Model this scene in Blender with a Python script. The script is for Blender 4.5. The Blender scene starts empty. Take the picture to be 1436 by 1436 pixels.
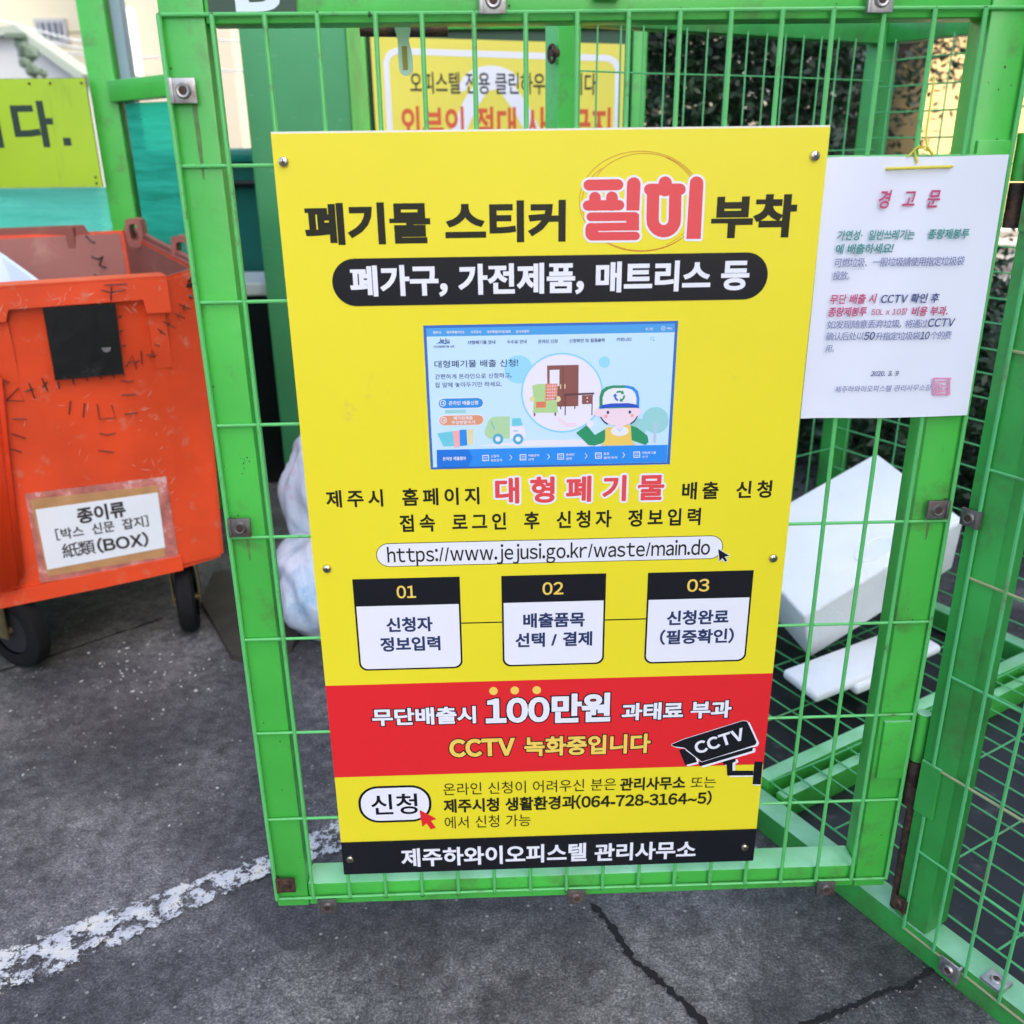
import bpy, bmesh, math, random
import numpy as np
from mathutils import Vector, Matrix, noise
from mathutils.geometry import delaunay_2d_cdt
random.seed(7)
R = math.radians
C = bpy.context.scene.collection
sc = bpy.context.scene

# ------------------------------------------------------------------ camera
CAM = np.array([0.32294587, -1.07871531, 1.13194445])
FPX, PITCH, YAW, ROLL = 1300.0, R(21.47475), R(1.68477), R(-0.72376)
_f = np.array([math.sin(YAW)*math.cos(PITCH), math.cos(YAW)*math.cos(PITCH), -math.sin(PITCH)])
_r = np.array([math.cos(YAW), -math.sin(YAW), 0.0]); _u = np.cross(_r, _f)
_R = _r*math.cos(ROLL)+_u*math.sin(ROLL); _U = _u*math.cos(ROLL)-_r*math.sin(ROLL)
cd = bpy.data.cameras.new('camera'); cam = bpy.data.objects.new('camera', cd); C.objects.link(cam)
cam.matrix_world = Matrix(((_R[0], _U[0], -_f[0], CAM[0]), (_R[1], _U[1], -_f[1], CAM[1]), (_R[2], _U[2], -_f[2], CAM[2]), (0, 0, 0, 1)))
cd.sensor_width = 36; cd.lens = 36*FPX/1436; cd.clip_start = 0.05; cd.clip_end = 400
cd.dof.use_dof = True; cd.dof.focus_distance = 1.22; cd.dof.aperture_fstop = 5.0
sc.camera = cam

# ------------------------------------------------------------------ sky, sun, exposure
SUN_AZ = (0.80, -0.60); SUN_EL = 36
w = bpy.data.worlds.new("World"); sc.world = w; w.use_nodes = True
nt = w.node_tree; bg = nt.nodes['Background']
sky = nt.nodes.new('ShaderNodeTexSky'); sky.sky_type = 'NISHITA'; sky.sun_disc = False
sky.sun_elevation = R(SUN_EL); sky.sun_rotation = math.atan2(SUN_AZ[0], SUN_AZ[1]); sky.air_density = 0.75; sky.dust_density = 6.0; sky.ozone_density = 0.4
nt.links.new(sky.outputs[0], bg.inputs[0]); bg.inputs[1].default_value = 0.15
sd = bpy.data.lights.new('sun', 'SUN'); sun = bpy.data.objects.new('sun', sd); C.objects.link(sun)
sd.energy = 2.0; sd.angle = R(0.5); sd.color = (1.0, 0.95, 0.86)
sv = Vector((SUN_AZ[0]*math.cos(R(SUN_EL)), SUN_AZ[1]*math.cos(R(SUN_EL)), math.sin(R(SUN_EL))))
sun.rotation_euler = sv.to_track_quat('Z', 'Y').to_euler(); sun.location = (8, -8, 12)
sc.view_settings.view_transform = 'Standard'; sc.view_settings.look = 'None'
sc.view_settings.exposure = 2.36; sc.view_settings.gamma = 1.0; sc.view_settings.use_curve_mapping = False
sc.cycles.max_bounces = 8; sc.cycles.transparent_max_bounces = 12

# ------------------------------------------------------------------ picture-to-place helpers (a ray met with a plane of the place)
def ray(u, v): return _f+_R*(u-718)/FPX+_U*(718-v)/FPX
def gz(u, v, z=0.0):
    d = ray(u, v); t = (z-CAM[2])/d[2]; return Vector(CAM+d*t)
def gy(u, v, y):
    d = ray(u, v); t = (y-CAM[1])/d[1]; return Vector(CAM+d*t)
def gp(u, v, P, n):
    d = ray(u, v); n = np.array(n); t = np.dot(np.array(P)-CAM, n)/np.dot(d, n); return Vector(CAM+d*t)

# ------------------------------------------------------------------ materials
def lin(c):
    return tuple(((x/255)/12.92 if x/255 <= .04045 else ((x/255+.055)/1.055)**2.4) for x in c)
def mat(name, col, rough=.5, metal=0., var=0., vscale=8., bump=0., bscale=60., dirt=None, dirtamt=0., dscale=5., spec=.5, trans=0., alpha=1., srgb=False, coat=0., streak=0., sky_sheen=None):
    m = bpy.data.materials.new(name); m.use_nodes = True
    n = m.node_tree.nodes; l = m.node_tree.links; b = n['Principled BSDF']
    col = lin(col) if srgb else col
    b.inputs['Base Color'].default_value = (*col, 1); b.inputs['Roughness'].default_value = rough
    b.inputs['Metallic'].default_value = metal; b.inputs['Specular IOR Level'].default_value = spec
    if trans: b.inputs['Transmission Weight'].default_value = trans
    if alpha < 1: b.inputs['Alpha'].default_value = alpha
    if coat: b.inputs['Coat Weight'].default_value = coat; b.inputs['Coat Roughness'].default_value = .15
    tc = n.new('ShaderNodeTexCoord'); src = tc.outputs['Object']
    last = None
    if var:
        t = n.new('ShaderNodeTexNoise'); t.inputs['Scale'].default_value = vscale; t.inputs['Detail'].default_value = 6; l.new(src, t.inputs['Vector'])
        mr = n.new('ShaderNodeMapRange'); l.new(t.outputs['Fac'], mr.inputs[0]); mr.inputs[1].default_value = .3; mr.inputs[2].default_value = .7
        mr.inputs[3].default_value = 1-var; mr.inputs[4].default_value = 1+var
        mx = n.new('ShaderNodeMix'); mx.data_type = 'RGBA'; mx.blend_type = 'MULTIPLY'; mx.inputs['Factor'].default_value = 1
        mx.inputs['A'].default_value = (*col, 1); l.new(mr.outputs[0], mx.inputs['B']); last = mx.outputs['Result']
    if dirtamt:
        mp = n.new('ShaderNodeMapping'); l.new(src, mp.inputs[0])
        if streak: mp.inputs['Scale'].default_value = (1, 1, streak)
        t = n.new('ShaderNodeTexNoise'); t.inputs['Scale'].default_value = dscale; t.inputs['Detail'].default_value = 8; t.inputs['Roughness'].default_value = .7; l.new(mp.outputs[0], t.inputs['Vector'])
        mr = n.new('ShaderNodeMapRange'); l.new(t.outputs['Fac'], mr.inputs[0]); mr.inputs[1].default_value = .66-dirtamt*.3; mr.inputs[2].default_value = .74; mr.inputs[4].default_value = .9
        mx = n.new('ShaderNodeMix'); mx.data_type = 'RGBA'; l.new(mr.outputs[0], mx.inputs['Factor'])
        if last: l.new(last, mx.inputs['A'])
        else: mx.inputs['A'].default_value = (*col, 1)
        mx.inputs['B'].default_value = (*dirt, 1); last = mx.outputs['Result']
    if sky_sheen:  # pale sky reflection painted into upward faces, broken up by noise
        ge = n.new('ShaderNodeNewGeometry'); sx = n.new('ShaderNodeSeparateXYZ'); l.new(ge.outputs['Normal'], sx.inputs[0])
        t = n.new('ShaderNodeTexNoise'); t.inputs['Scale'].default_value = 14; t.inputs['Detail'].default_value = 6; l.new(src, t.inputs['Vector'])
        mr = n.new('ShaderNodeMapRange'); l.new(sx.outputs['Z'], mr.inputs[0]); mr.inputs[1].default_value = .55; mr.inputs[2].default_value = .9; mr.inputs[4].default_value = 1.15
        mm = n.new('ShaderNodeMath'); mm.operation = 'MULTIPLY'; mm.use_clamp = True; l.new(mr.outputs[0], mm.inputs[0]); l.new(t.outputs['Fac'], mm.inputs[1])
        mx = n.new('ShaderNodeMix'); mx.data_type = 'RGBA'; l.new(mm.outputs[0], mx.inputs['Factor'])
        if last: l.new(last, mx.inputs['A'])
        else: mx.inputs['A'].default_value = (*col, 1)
        mx.inputs['B'].default_value = (*sky_sheen, 1); last = mx.outputs['Result']
    if last: l.new(last, b.inputs['Base Color'])
    if bump:
        t = n.new('ShaderNodeTexNoise'); t.inputs['Scale'].default_value = bscale; t.inputs['Detail'].default_value = 5; l.new(src, t.inputs['Vector'])
        bp = n.new('ShaderNodeBump'); bp.inputs['Strength'].default_value = bump; bp.inputs['Distance'].default_value = .004; l.new(t.outputs['Fac'], bp.inputs['Height']); l.new(bp.outputs[0], b.inputs['Normal'])
    return m
GREEN = (.075, .44, .075)
M_gate = mat('gate_green_paint', (.065, .46, .06), .32, sky_sheen=(.42, .78, .52), var=.14, vscale=5, bump=.25, bscale=30, dirt=(.09, .11, .045), dirtamt=.42, dscale=11)
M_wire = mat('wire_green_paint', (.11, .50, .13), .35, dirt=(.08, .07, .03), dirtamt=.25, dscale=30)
M_cage = mat('cage_green_paint', (.04, .33, .06), .36, sky_sheen=(.36, .72, .45), var=.22, vscale=6, bump=.12, bscale=30, dirt=(.08, .10, .04), dirtamt=.55, dscale=9)
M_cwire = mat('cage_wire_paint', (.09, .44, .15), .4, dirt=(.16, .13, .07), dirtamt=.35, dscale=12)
M_rust = mat('rusty_steel', (.06, .035, .025), .7, .3, var=.5, vscale=60, bump=.4, bscale=200, dirt=(.20, .08, .03), dirtamt=.5, dscale=50)
M_zinc = mat('zinc_plate', (.42, .41, .39), .42, .75, var=.25, vscale=60, dirt=(.16, .09, .05), dirtamt=.55, dscale=45)
M_darkzinc = mat('weathered_zinc', (.15, .14, .13), .5, .6, var=.35, vscale=60, dirt=(.14, .06, .03), dirtamt=.5, dscale=45)
M_black = mat('black_hole', (.006, .006, .006), .8)
M_brass = mat('screw_steel', (.60, .55, .42), .22, 1.0)
M_board = mat('board_yellow', lin((234, 219, 40)), .32, var=.025, vscale=4, dirt=(.55, .42, .12), dirtamt=.10, dscale=3)
M_core = mat('board_foam_edge', (.75, .72, .62), .7)
M_red = mat('print_red', lin((224, 36, 42)), .32)
M_redl = mat('print_light_red', lin((224, 72, 74)), .35)
M_ink = mat('print_black', (.009, .010, .013), .22, spec=.35)
M_ink2 = mat('print_text_black', (.016, .017, .007), .3, spec=.3)
M_navy = mat('print_navy', (.018, .034, .11), .35, spec=.35)
M_white = mat('print_white', (.80, .80, .84), .33)
M_gold = mat('print_gold', lin((240, 205, 90)), .35)
M_orl = mat('print_line_red', lin((190, 70, 25)), .4)
M_rim = mat('rubbed_edge_black', (.02, .02, .02), .5)

# ------------------------------------------------------------------ mesh builder
class MB:
    def __init__(s): s.v = []; s.f = []; s.mi = []; s.mats = []; s.cur = 0
    def use(s, m):
        if m not in s.mats: s.mats.append(m)
        s.cur = s.mats.index(m); return s
    def add(s, vs, fs):
        o = len(s.v); s.v += [tuple(p) for p in vs]
        for f in fs: s.f.append(tuple(i+o for i in f)); s.mi.append(s.cur)
        return s
    def box(s, c, d, X=(1, 0, 0), Y=(0, 1, 0), Z=(0, 0, 1), bev=0.0):
        c = Vector(c); X = Vector(X).normalized(); Y = Vector(Y).normalized(); Z = Vector(Z).normalized()
        hx, hy, hz = d[0]/2, d[1]/2, d[2]/2
        if bev <= 0:
            vs = [c+X*hx*a+Y*hy*b+Z*hz*e for a in (-1, 1) for b in (-1, 1) for e in (-1, 1)]
            return s.add(vs, [(0, 1, 3, 2), (4, 6, 7, 5), (0, 4, 5, 1), (2, 3, 7, 6), (0, 2, 6, 4), (1, 5, 7, 3)])
        bm = bmesh.new(); bmesh.ops.create_cube(bm, size=1)
        for v in bm.verts: v.co = Vector((v.co.x*d[0], v.co.y*d[1], v.co.z*d[2]))
        bmesh.ops.bevel(bm, geom=list(bm.edges), offset=bev, segments=2, profile=.6, affect='EDGES')
        bm.verts.index_update()
        s.add([c+X*v.co.x+Y*v.co.y+Z*v.co.z for v in bm.verts], [tuple(v.index for v in f.verts) for f in bm.faces]); bm.free(); return s
    def tube(s, pts, r, n=8, cap=True):
        pts = [Vector(p) for p in pts]; vs = []; fs = []
        ref = Vector((.31, .17, .93))
        for i, p in enumerate(pts):
            t = (pts[min(i+1, len(pts)-1)]-pts[max(i-1, 0)]).normalized()
            if abs(t.dot(ref)) > .95: ref = Vector((.9, .3, .1))
            a = t.cross(ref).normalized(); b = t.cross(a)
            rr = r[i] if isinstance(r, (list, tuple)) else r
            vs += [p+(a*math.cos(2*math.pi*k/n)+b*math.sin(2*math.pi*k/n))*rr for k in range(n)]
        for i in range(len(pts)-1):
            for k in range(n): fs.append((i*n+k, i*n+(k+1) % n, (i+1)*n+(k+1) % n, (i+1)*n+k))
        if cap: fs += [tuple(range(n))[::-1], tuple(range((len(pts)-1)*n, len(pts)*n))]
        return s.add(vs, fs)
    def ngon(s, pts): return s.add(pts, [tuple(range(len(pts)))])
    def prism(s, pts, d):
        n = len(pts); d = Vector(d); pts = [Vector(p) for p in pts]
        return s.add(pts+[p+d for p in pts], [tuple(range(n))[::-1], tuple(range(n, 2*n))]+[(i, (i+1) % n, n+(i+1) % n, n+i) for i in range(n)])
    def build(s, name, m=None, parent=None, smooth=False, kind=None, label=None, cat=None, group=None):
        base = root_loc(parent)
        if parent is None and cat:   # a thing of one mesh: origin at its base
            a = np.array(s.v); base = Vector(((a[:, 0].min()+a[:, 0].max())/2, (a[:, 1].min()+a[:, 1].max())/2, a[:, 2].min()))
        me = bpy.data.meshes.new(name)
        me.from_pydata([(x-base.x, y-base.y, z-base.z) for x, y, z in s.v], [], s.f)
        for mm in (s.mats or [m]): me.materials.append(mm)
        if s.mats: me.polygons.foreach_set('material_index', s.mi)
        if smooth: me.polygons.foreach_set('use_smooth', [True]*len(me.polygons)); 
        me.update()
        if smooth == 'auto':
            me.set_sharp_from_angle(angle=R(35))
        o = bpy.data.objects.new(name, me); C.objects.link(o); o.parent = parent
        if parent is None and cat: o.location = base
        if kind: o['kind'] = kind
        tag(o, label, cat, group); return o
def root_loc(p):
    q = Vector((0, 0, 0))
    while p is not None: q += p.location; p = p.parent
    return q
def tag(o, label=None, cat=None, group=None):
    if label: o['label'] = label
    if cat: o['category'] = cat
    if group: o['group'] = group
def thing(name, loc, label, cat, group=None):
    o = bpy.data.objects.new(name, None); C.objects.link(o); o.location = loc; o.empty_display_size = .05; tag(o, label, cat, group); return o

# ------------------------------------------------------------------ flat print: unions of polygons, glyphs, strokes
def union(polys, eps=1e-6):
    vs = []; fs = []
    for p in polys:
        a = sum(p[i][0]*p[(i+1) % len(p)][1]-p[(i+1) % len(p)][0]*p[i][1] for i in range(len(p)))
        if abs(a) < 1e-12: continue
        if a < 0: p = p[::-1]
        o = len(vs); vs += [Vector((q[0], q[1])) for q in p]; fs.append(list(range(o, o+len(p))))
    r = delaunay_2d_cdt(vs, [], fs, 1, eps, True)
    return [(v.x, v.y) for v in r[0]], [tuple(f) for f, of in zip(r[2], r[5]) if len(of)]
def disc(c, r, n=12): return [(c[0]+r*math.cos(2*math.pi*k/n), c[1]+r*math.sin(2*math.pi*k/n)) for k in range(n)]
def capsules(pts, r, n=14, closed=False):
    out = []
    m = len(pts)
    for i in range(m): out.append(disc(pts[i], r, n))
    for i in range(m if closed else m-1):
        a = Vector(pts[i]); b = Vector(pts[(i+1) % m]); d = (b-a)
        if d.length < 1e-9: continue
        d.normalize(); q = Vector((-d.y, d.x))*r
        out.append([tuple(a+q), tuple(a-q), tuple(b-q), tuple(b+q)])
    return out
_gl = {}
def glyph(ch):
    if ch in _gl: return _gl[ch]
    c = bpy.data.curves.new('t', 'FONT'); c.body = ch; c.size = 1; c.resolution_u = 4
    o = bpy.data.objects.new('t', c); C.objects.link(o)
    me = bpy.data.meshes.new_from_object(o.evaluated_get(bpy.context.evaluated_depsgraph_get()))
    idx = {}; vs = []; mp = []
    for v in me.vertices:
        k = (round(v.co.x, 4), round(v.co.y, 4))
        if k not in idx: idx[k] = len(vs); vs.append(k)
        mp.append(idx[k])
    fs = []
    for p in me.polygons:
        f = [mp[i] for i in p.vertices]
        g = [f[i] for i in range(len(f)) if f[i] != f[i-1]]
        if len(set(g)) >= 3: fs.append(tuple(g))
    bpy.data.objects.remove(o); bpy.data.curves.remove(c); bpy.data.meshes.remove(me)
    _gl[ch] = (vs, fs); return _gl[ch]
_ge = {}
def bold(ch, wgt, rnd=False):
    k = (ch, round(wgt, 4), rnd)
    if k in _ge: return _ge[k]
    vs, fs = glyph(ch)
    if wgt <= 0 or not vs: _ge[k] = (vs, fs); return _ge[k]
    cnt = {}
    for f in fs:
        for i in range(len(f)):
            a, b = f[i], f[(i+1) % len(f)]; cnt.setdefault((min(a, b), max(a, b)), []).append((a, b, f))
    polys = [[vs[i] for i in f] for f in fs]; nrm = {}
    for e, L in cnt.items():
        if len(L) != 1: continue
        a, b, f = L[0]; A = Vector(vs[a]); B = Vector(vs[b]); d = (B-A)
        if d.length < 1e-7: continue
        d.normalize(); n = Vector((d.y, -d.x))
        ar = sum(vs[f[i]][0]*vs[f[(i+1) % len(f)]][1]-vs[f[(i+1) % len(f)]][0]*vs[f[i]][1] for i in range(len(f)))
        if ar < 0: n = -n
        q = n*wgt; polys.append([tuple(A), tuple(B), tuple(B+q), tuple(A+q)])
        nrm.setdefault(a, []).append(n); nrm.setdefault(b, []).append(n)
    for v, L in nrm.items():
        A = Vector(vs[v])
        if rnd:
            if len(L) == 2 and L[0].dot(L[1]) > .97: pass
            polys.append(disc(A, wgt, 10)); continue
        if len(L) == 2:
            n1, n2 = L
            if n1.dot(n2) > .9999: continue
            m = n1+n2
            if m.length > .5:
                m = m/(m.dot(n1)); polys.append([tuple(A), tuple(A+n1*wgt), tuple(A+m*wgt), tuple(A+n2*wgt)])
            else: polys.append([tuple(A), tuple(A+n1*wgt), tuple(A+n2*wgt)])
        else: polys.append(disc(A, wgt, 8))
    try: _ge[k] = union(polys, 1e-5)
    except Exception: _ge[k] = (vs, fs)
    return _ge[k]
def layout(s, track=0., space=.30):
    out = []; x = 0.
    for ch in s:
        if ch == ' ': x += space+track; continue
        g = chr(ord(ch)+0xFEE0) if 33 <= ord(ch) <= 126 and ch not in '/-~' else ch
        vs, _ = glyph(g)
        if not vs: x += .5; continue
        x0 = min(v[0] for v in vs); x1 = max(v[0] for v in vs)
        if ch == 'j': x -= .10
        if 33 <= ord(ch) <= 126: out.append((g, x-x0+.03)); x += x1-x0+.09+track
        else: out.append((g, x)); x += .92+track
    # ink extent
    lo = min(o+min(v[0] for v in glyph(g)[0]) for g, o in out); hi = max(o+max(v[0] for v in glyph(g)[0]) for g, o in out)
    return out, lo, hi
class Sheet:
    """a flat face: origin, unit axes, outward normal; 2-D units are metres; every layer a hair proud of the last"""
    def __init__(s, o, X, Y, n): s.o = Vector(o); s.X = Vector(X).normalized(); s.Y = Vector(Y).normalized(); s.n = Vector(n).normalized()
    def p(s, x, y, k): return s.o+s.X*x+s.Y*y+s.n*(k*5e-5)
    def put(s, mb, vf, k, m): mb.use(m); mb.add([s.p(x, y, k) for x, y in vf[0]], vf[1])
    def poly(s, mb, pts, k, m): s.put(mb, (list(pts), [tuple(range(len(pts)))]), k, m)
    def strokes(s, mb, lines, r, k, m, closed=False, n=8):
        P = []
        for L in lines: P += capsules(L, r, n, closed)
        s.put(mb, union(P, 1e-7), k, m)
    def ribbon(s, mb, pts, r, k, m):
        P_ = [Vector(p) for p in pts]; vs = []
        for i, p in enumerate(P_):
            t = (P_[min(i+1, len(P_)-1)]-P_[max(i-1, 0)]).normalized(); q = Vector((-t.y, t.x))*r; vs += [tuple(p+q), tuple(p-q)]
        s.put(mb, (vs, [(2*i, 2*i+1, 2*i+3, 2*i+2) for i in range(len(P_)-1)]), k, m)
    def text(s, mb, t, x0, x1, yc, hh, wgt, m, k=2, track=0., rnd=False, slope=0., outline=None, om=None, space=.30, shear=0.):
        L, lo, hi = layout(t, track, space); em = hh/.90; sx = (x1-x0)/(hi-lo+2*wgt)
        for i, (g, o) in enumerate(L):
            for ww, mm, kk in (((wgt+outline, om, k),) if outline else ())+((wgt, m, k+(2 if outline else 0)),):
                vs, fs = bold(g, ww, rnd or bool(outline and ww > wgt and rnd))
                q = []
                for (a, b) in vs:
                    X = x0+(o+a-lo+wgt)*sx; Y = yc+(b-.375)*em+(X-(x0+x1)/2)*slope+0
                    q.append((X+shear*(Y-yc), Y))
                s.put(mb, (q, fs), kk+(i % 2)*.5, mm)

# ================================================================== SETTING
m = bpy.data.materials.new('asphalt'); m.use_nodes = True; n = m.node_tree.nodes; l = m.node_tree.links; b = n['Principled BSDF']
tc = n.new('ShaderNodeTexCoord')
def ntex(sc_, det, rough=.6):
    t = n.new('ShaderNodeTexNoise'); t.inputs['Scale'].default_value = sc_; t.inputs['Detail'].default_value = det; t.inputs['Roughness'].default_value = rough; l.new(tc.outputs['Object'], t.inputs['Vector']); return t.outputs['Fac']
def ramp(fac, stops):
    r = n.new('ShaderNodeValToRGB'); l.new(fac, r.inputs[0]); e = r.color_ramp.elements
    while len(e) < len(stops): e.new(.5)
    for k, (p, c_) in enumerate(stops): e[k].position = p; e[k].color = (*c_, 1)
    return r.outputs[0]
def mixc(a, b_, fac, mode='MIX'):
    x = n.new('ShaderNodeMix'); x.data_type = 'RGBA'; x.blend_type = mode; x.inputs['Factor'].default_value = 1 if not hasattr(fac, 'links') and isinstance(fac, (int, float)) and fac == 1 else .5
    if isinstance(fac, (int, float)): x.inputs['Factor'].default_value = fac
    else: l.new(fac, x.inputs['Factor'])
    l.new(a, x.inputs['A']); l.new(b_, x.inputs['B']); return x.outputs['Result']
c1 = ramp(ntex(2.6, 8), [(.32, (.036, .035, .036)), (.48, (.074, .072, .072)), (.64, (.160, .156, .152))])
c2 = ramp(ntex(230, 4, .85), [(.34, (.38, .38, .38)), (.50, (.95, .95, .95)), (.64, (2.3, 2.25, 2.15))])
c3 = ramp(ntex(34, 6, .8), [(.38, (.50, .49, .51)), (.52, (1, 1, 1)), (.64, (1.5, 1.48, 1.46))])
cc = mixc(mixc(c1, c2, 1.0, 'MULTIPLY'), c3, 1.0, 'MULTIPLY')
vo = n.new('ShaderNodeTexVoronoi'); vo.inputs['Scale'].default_value = 38; vo.inputs['Randomness'].default_value = 1; l.new(tc.outputs['Object'], vo.inputs['Vector'])
sp = n.new('ShaderNodeMath'); sp.operation = 'LESS_THAN'; sp.inputs[1].default_value = .095; l.new(vo.outputs['Distance'], sp.inputs[0])
wc = n.new('ShaderNodeRGB'); wc.outputs[0].default_value = (.30, .29, .26, 1)
cc = mixc(cc, wc.outputs[0], sp.outputs[0]); l.new(cc, b.inputs['Base Color']); b.inputs['Roughness'].default_value = .62
bp = n.new('ShaderNodeBump'); bp.inputs['Strength'].default_value = .7; bp.inputs['Distance'].default_value = .004
ad = n.new('ShaderNodeMath'); ad.operation = 'ADD'; l.new(ntex(140, 4, .8), ad.inputs[0]); l.new(ntex(18, 4), ad.inputs[1]); l.new(ad.outputs[0], bp.inputs['Height']); l.new(bp.outputs[0], b.inputs['Normal'])
M_asph = m
g = MB(); g.ngon([(-90, -60, 0), (90, -60, 0), (90, 140, 0), (-90, 140, 0)]); g.build('ground', M_asph, kind='structure')
# worn white line
m = bpy.data.materials.new('worn_road_paint'); m.use_nodes = True; n = m.node_tree.nodes; l = m.node_tree.links; b = n['Principled BSDF']
tc = n.new('ShaderNodeTexCoord')
cw = ramp(ntex(22, 6), [(.35, (.38, .38, .39)), (.5, (.52, .53, .54)), (.74, (.72, .66, .50))]); l.new(cw, b.inputs['Base Color']); b.inputs['Roughness'].default_value = .7
a1 = ntex(42, 8, .80); a2 = n.new('ShaderNodeAttribute'); a2.attribute_name = 'wear'
su = n.new('ShaderNodeMath'); su.operation = 'ADD'; l.new(a1, su.inputs[0]); l.new(a2.outputs['Fac'], su.inputs[1])
mr = n.new('ShaderNodeMapRange'); l.new(su.outputs[0], mr.inputs[0]); mr.inputs[1].default_value = .505; mr.inputs[2].default_value = .545; l.new(mr.outputs[0], b.inputs['Alpha'])
g = MB(); A0 = [gz(-330, 1480), gz(0, 1402), gz(180, 1322), (gz(390, 1222)), gz(470, 1200), gz(560, 1150)]; B0 = [gz(-330, 1430), gz(0, 1335), gz(180, 1268), gz(390, 1196), gz(470, 1152), gz(560, 1110)]
K = 12; ws = []; 
for i in range(len(A0)):
    for k in range(K+1):
        q = A0[i].lerp(B0[i], k/K*1.30-.15); g.v.append((q.x, q.y, .004)); ws.append(.040-.30*max(0, abs(k/K-.5)*2-.62)**1.2/.38)
for i in range(len(A0)-1):
    for k in range(K): g.f.append((i*(K+1)+k, (i+1)*(K+1)+k, (i+1)*(K+1)+k+1, i*(K+1)+k+1)); g.mi.append(0)
o = g.build('road_marking', m, kind='structure'); at = o.data.attributes.new('wear', 'FLOAT', 'POINT'); at.data.foreach_set('value', ws)
# cracks in the asphalt: flat dark strips laid a hair above the sheet
def crack(pts, w0, name='pavement_crack'):
    g = MB(); P = []
    for i in range(len(pts)-1):
        a = gz(*pts[i]); b_ = gz(*pts[i+1])
        for k in range(10):
            q = a.lerp(b_, k/10); P.append(q)
    P.append(gz(*pts[-1])); vs = []
    for i, q in enumerate(P):
        t = (P[min(i+1, len(P)-1)]-P[max(i-1, 0)]).normalized(); nn = Vector((-t.y, t.x, 0))
        q = q+nn*(random.uniform(-1, 1)*.0022); ww = w0*(.35+.9*random.random())
        if i in (0, len(P)-1): ww *= .2
        vs += [q+nn*ww+Vector((0, 0, .0035)), q-nn*ww+Vector((0, 0, .0035))]
    g.add(vs, [(2*i, 2*i+2, 2*i+3, 2*i+1) for i in range(len(P)-1)]); g.build(name, M_crk, kind='structure')
M_crk = mat('crack_dark', (.008, .008, .009), .9)
crumb = MB()
def crumbs(pts, n_):
    for k in range(n_):
        i = random.randrange(len(pts)-1); q = gz(*pts[i]).lerp(gz(*pts[i+1]), random.random())+Vector((random.gauss(0, .009), random.gauss(0, .009), .001)); r_ = random.uniform(.0008, .0026)
        crumb.add([q+Vector((r_*math.cos(a_)*random.uniform(.7, 1.2), r_*math.sin(a_)*random.uniform(.7, 1.2), 0)) for a_ in (0, 1.3, 2.5, 3.8, 5.1)]+[q+Vector((0, 0, r_*.8))], [(0, 1, 5), (1, 2, 5), (2, 3, 5), (3, 4, 5), (4, 0, 5)])
crumbs([(828, 1268), (885, 1345), (960, 1410), (1010, 1460)], 110); crumbs([(1325, 1352), (1275, 1385), (1205, 1408), (1120, 1442)], 90)
crumb.build('broken_asphalt_grit', mat('asphalt_grit', (.20, .19, .18), .8), kind='stuff', label='loose asphalt grit along the cracks before the gate', cat='grit')
crack([(828, 1268), (862, 1305), (885, 1345), (925, 1378), (960, 1410), (1010, 1460)], .0060)
crack([(1325, 1352), (1300, 1364), (1275, 1385), (1240, 1392), (1205, 1408), (1165, 1425), (1120, 1442)], .0048)
crack([(230, 868), (150, 895), (60, 925), (-60, 960)], .004)

g = MB()
for k in range(60):
    u = random.gauss(190, 60) if k < 50 else random.uniform(0, 430); v = random.gauss(935, 28) if k < 50 else random.uniform(900, 1200)
    q = gz(u, v); a_ = random.uniform(0, 3.14); L_ = random.uniform(.0008, .0028)*random.choice((1, 1, 1.5)); w_ = random.uniform(.0006, .0016); X_ = Vector((math.cos(a_), math.sin(a_), 0)); Y_ = Vector((-X_.y, X_.x, 0))
    g.box(q+Vector((0, 0, .0016)), (L_*2, w_*2, .002), X_, Y_)
g.build('litter_crumbs', mat('white_crumb', (.55, .55, .52), .8), kind='stuff', label='white crumbs of litter scattered on the asphalt before the cart', cat='litter')
# ================================================================== THE GATE
UC, HR = 0.0536101, 0.1452842     # mesh cell width and height
Z0 = .10; ZT = Z0+8*HR; GW = 17*UC
gate = thing('mesh_gate', (.93, .02, 0), 'bright green wire mesh gate swung open, carrying the big yellow board', 'gate')
def post(mb_name, c, d, m, parent, bev=.003, X=(1, 0, 0), Y=(0, 1, 0), label=None, Z=(0, 0, 1)):
    g = MB(); g.box(c, d, X, Y, Z, bev); return g.build(mb_name, m, parent, smooth='auto', label=label)
ZG0, ZG1 = Z0-.018, ZT+.028
ym = .0275
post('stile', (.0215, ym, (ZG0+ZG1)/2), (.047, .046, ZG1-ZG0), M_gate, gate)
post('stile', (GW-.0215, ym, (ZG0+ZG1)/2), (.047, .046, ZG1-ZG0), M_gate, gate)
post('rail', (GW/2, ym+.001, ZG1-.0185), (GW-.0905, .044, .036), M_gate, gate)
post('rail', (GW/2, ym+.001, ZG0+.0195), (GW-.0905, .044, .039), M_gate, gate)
def wire(a, b_, r, m, parent, bend=.001, n=9, nm='wire'):
    a = Vector(a); b_ = Vector(b_); g = MB(); P = []; ph = [random.uniform(0, 6) for _ in range(4)]
    L = (b_-a).length
    for i in range(n+1):
        t = i/n; q = a.lerp(b_, t); e = math.sin(math.pi*t)
        P.append(q+Vector((math.sin(t*5+ph[0]), math.sin(t*6+ph[1]), math.sin(t*4+ph[2])))*bend*e)
    g.tube(P, r, 8); return g.build(nm, m, parent, smooth='auto')
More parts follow.
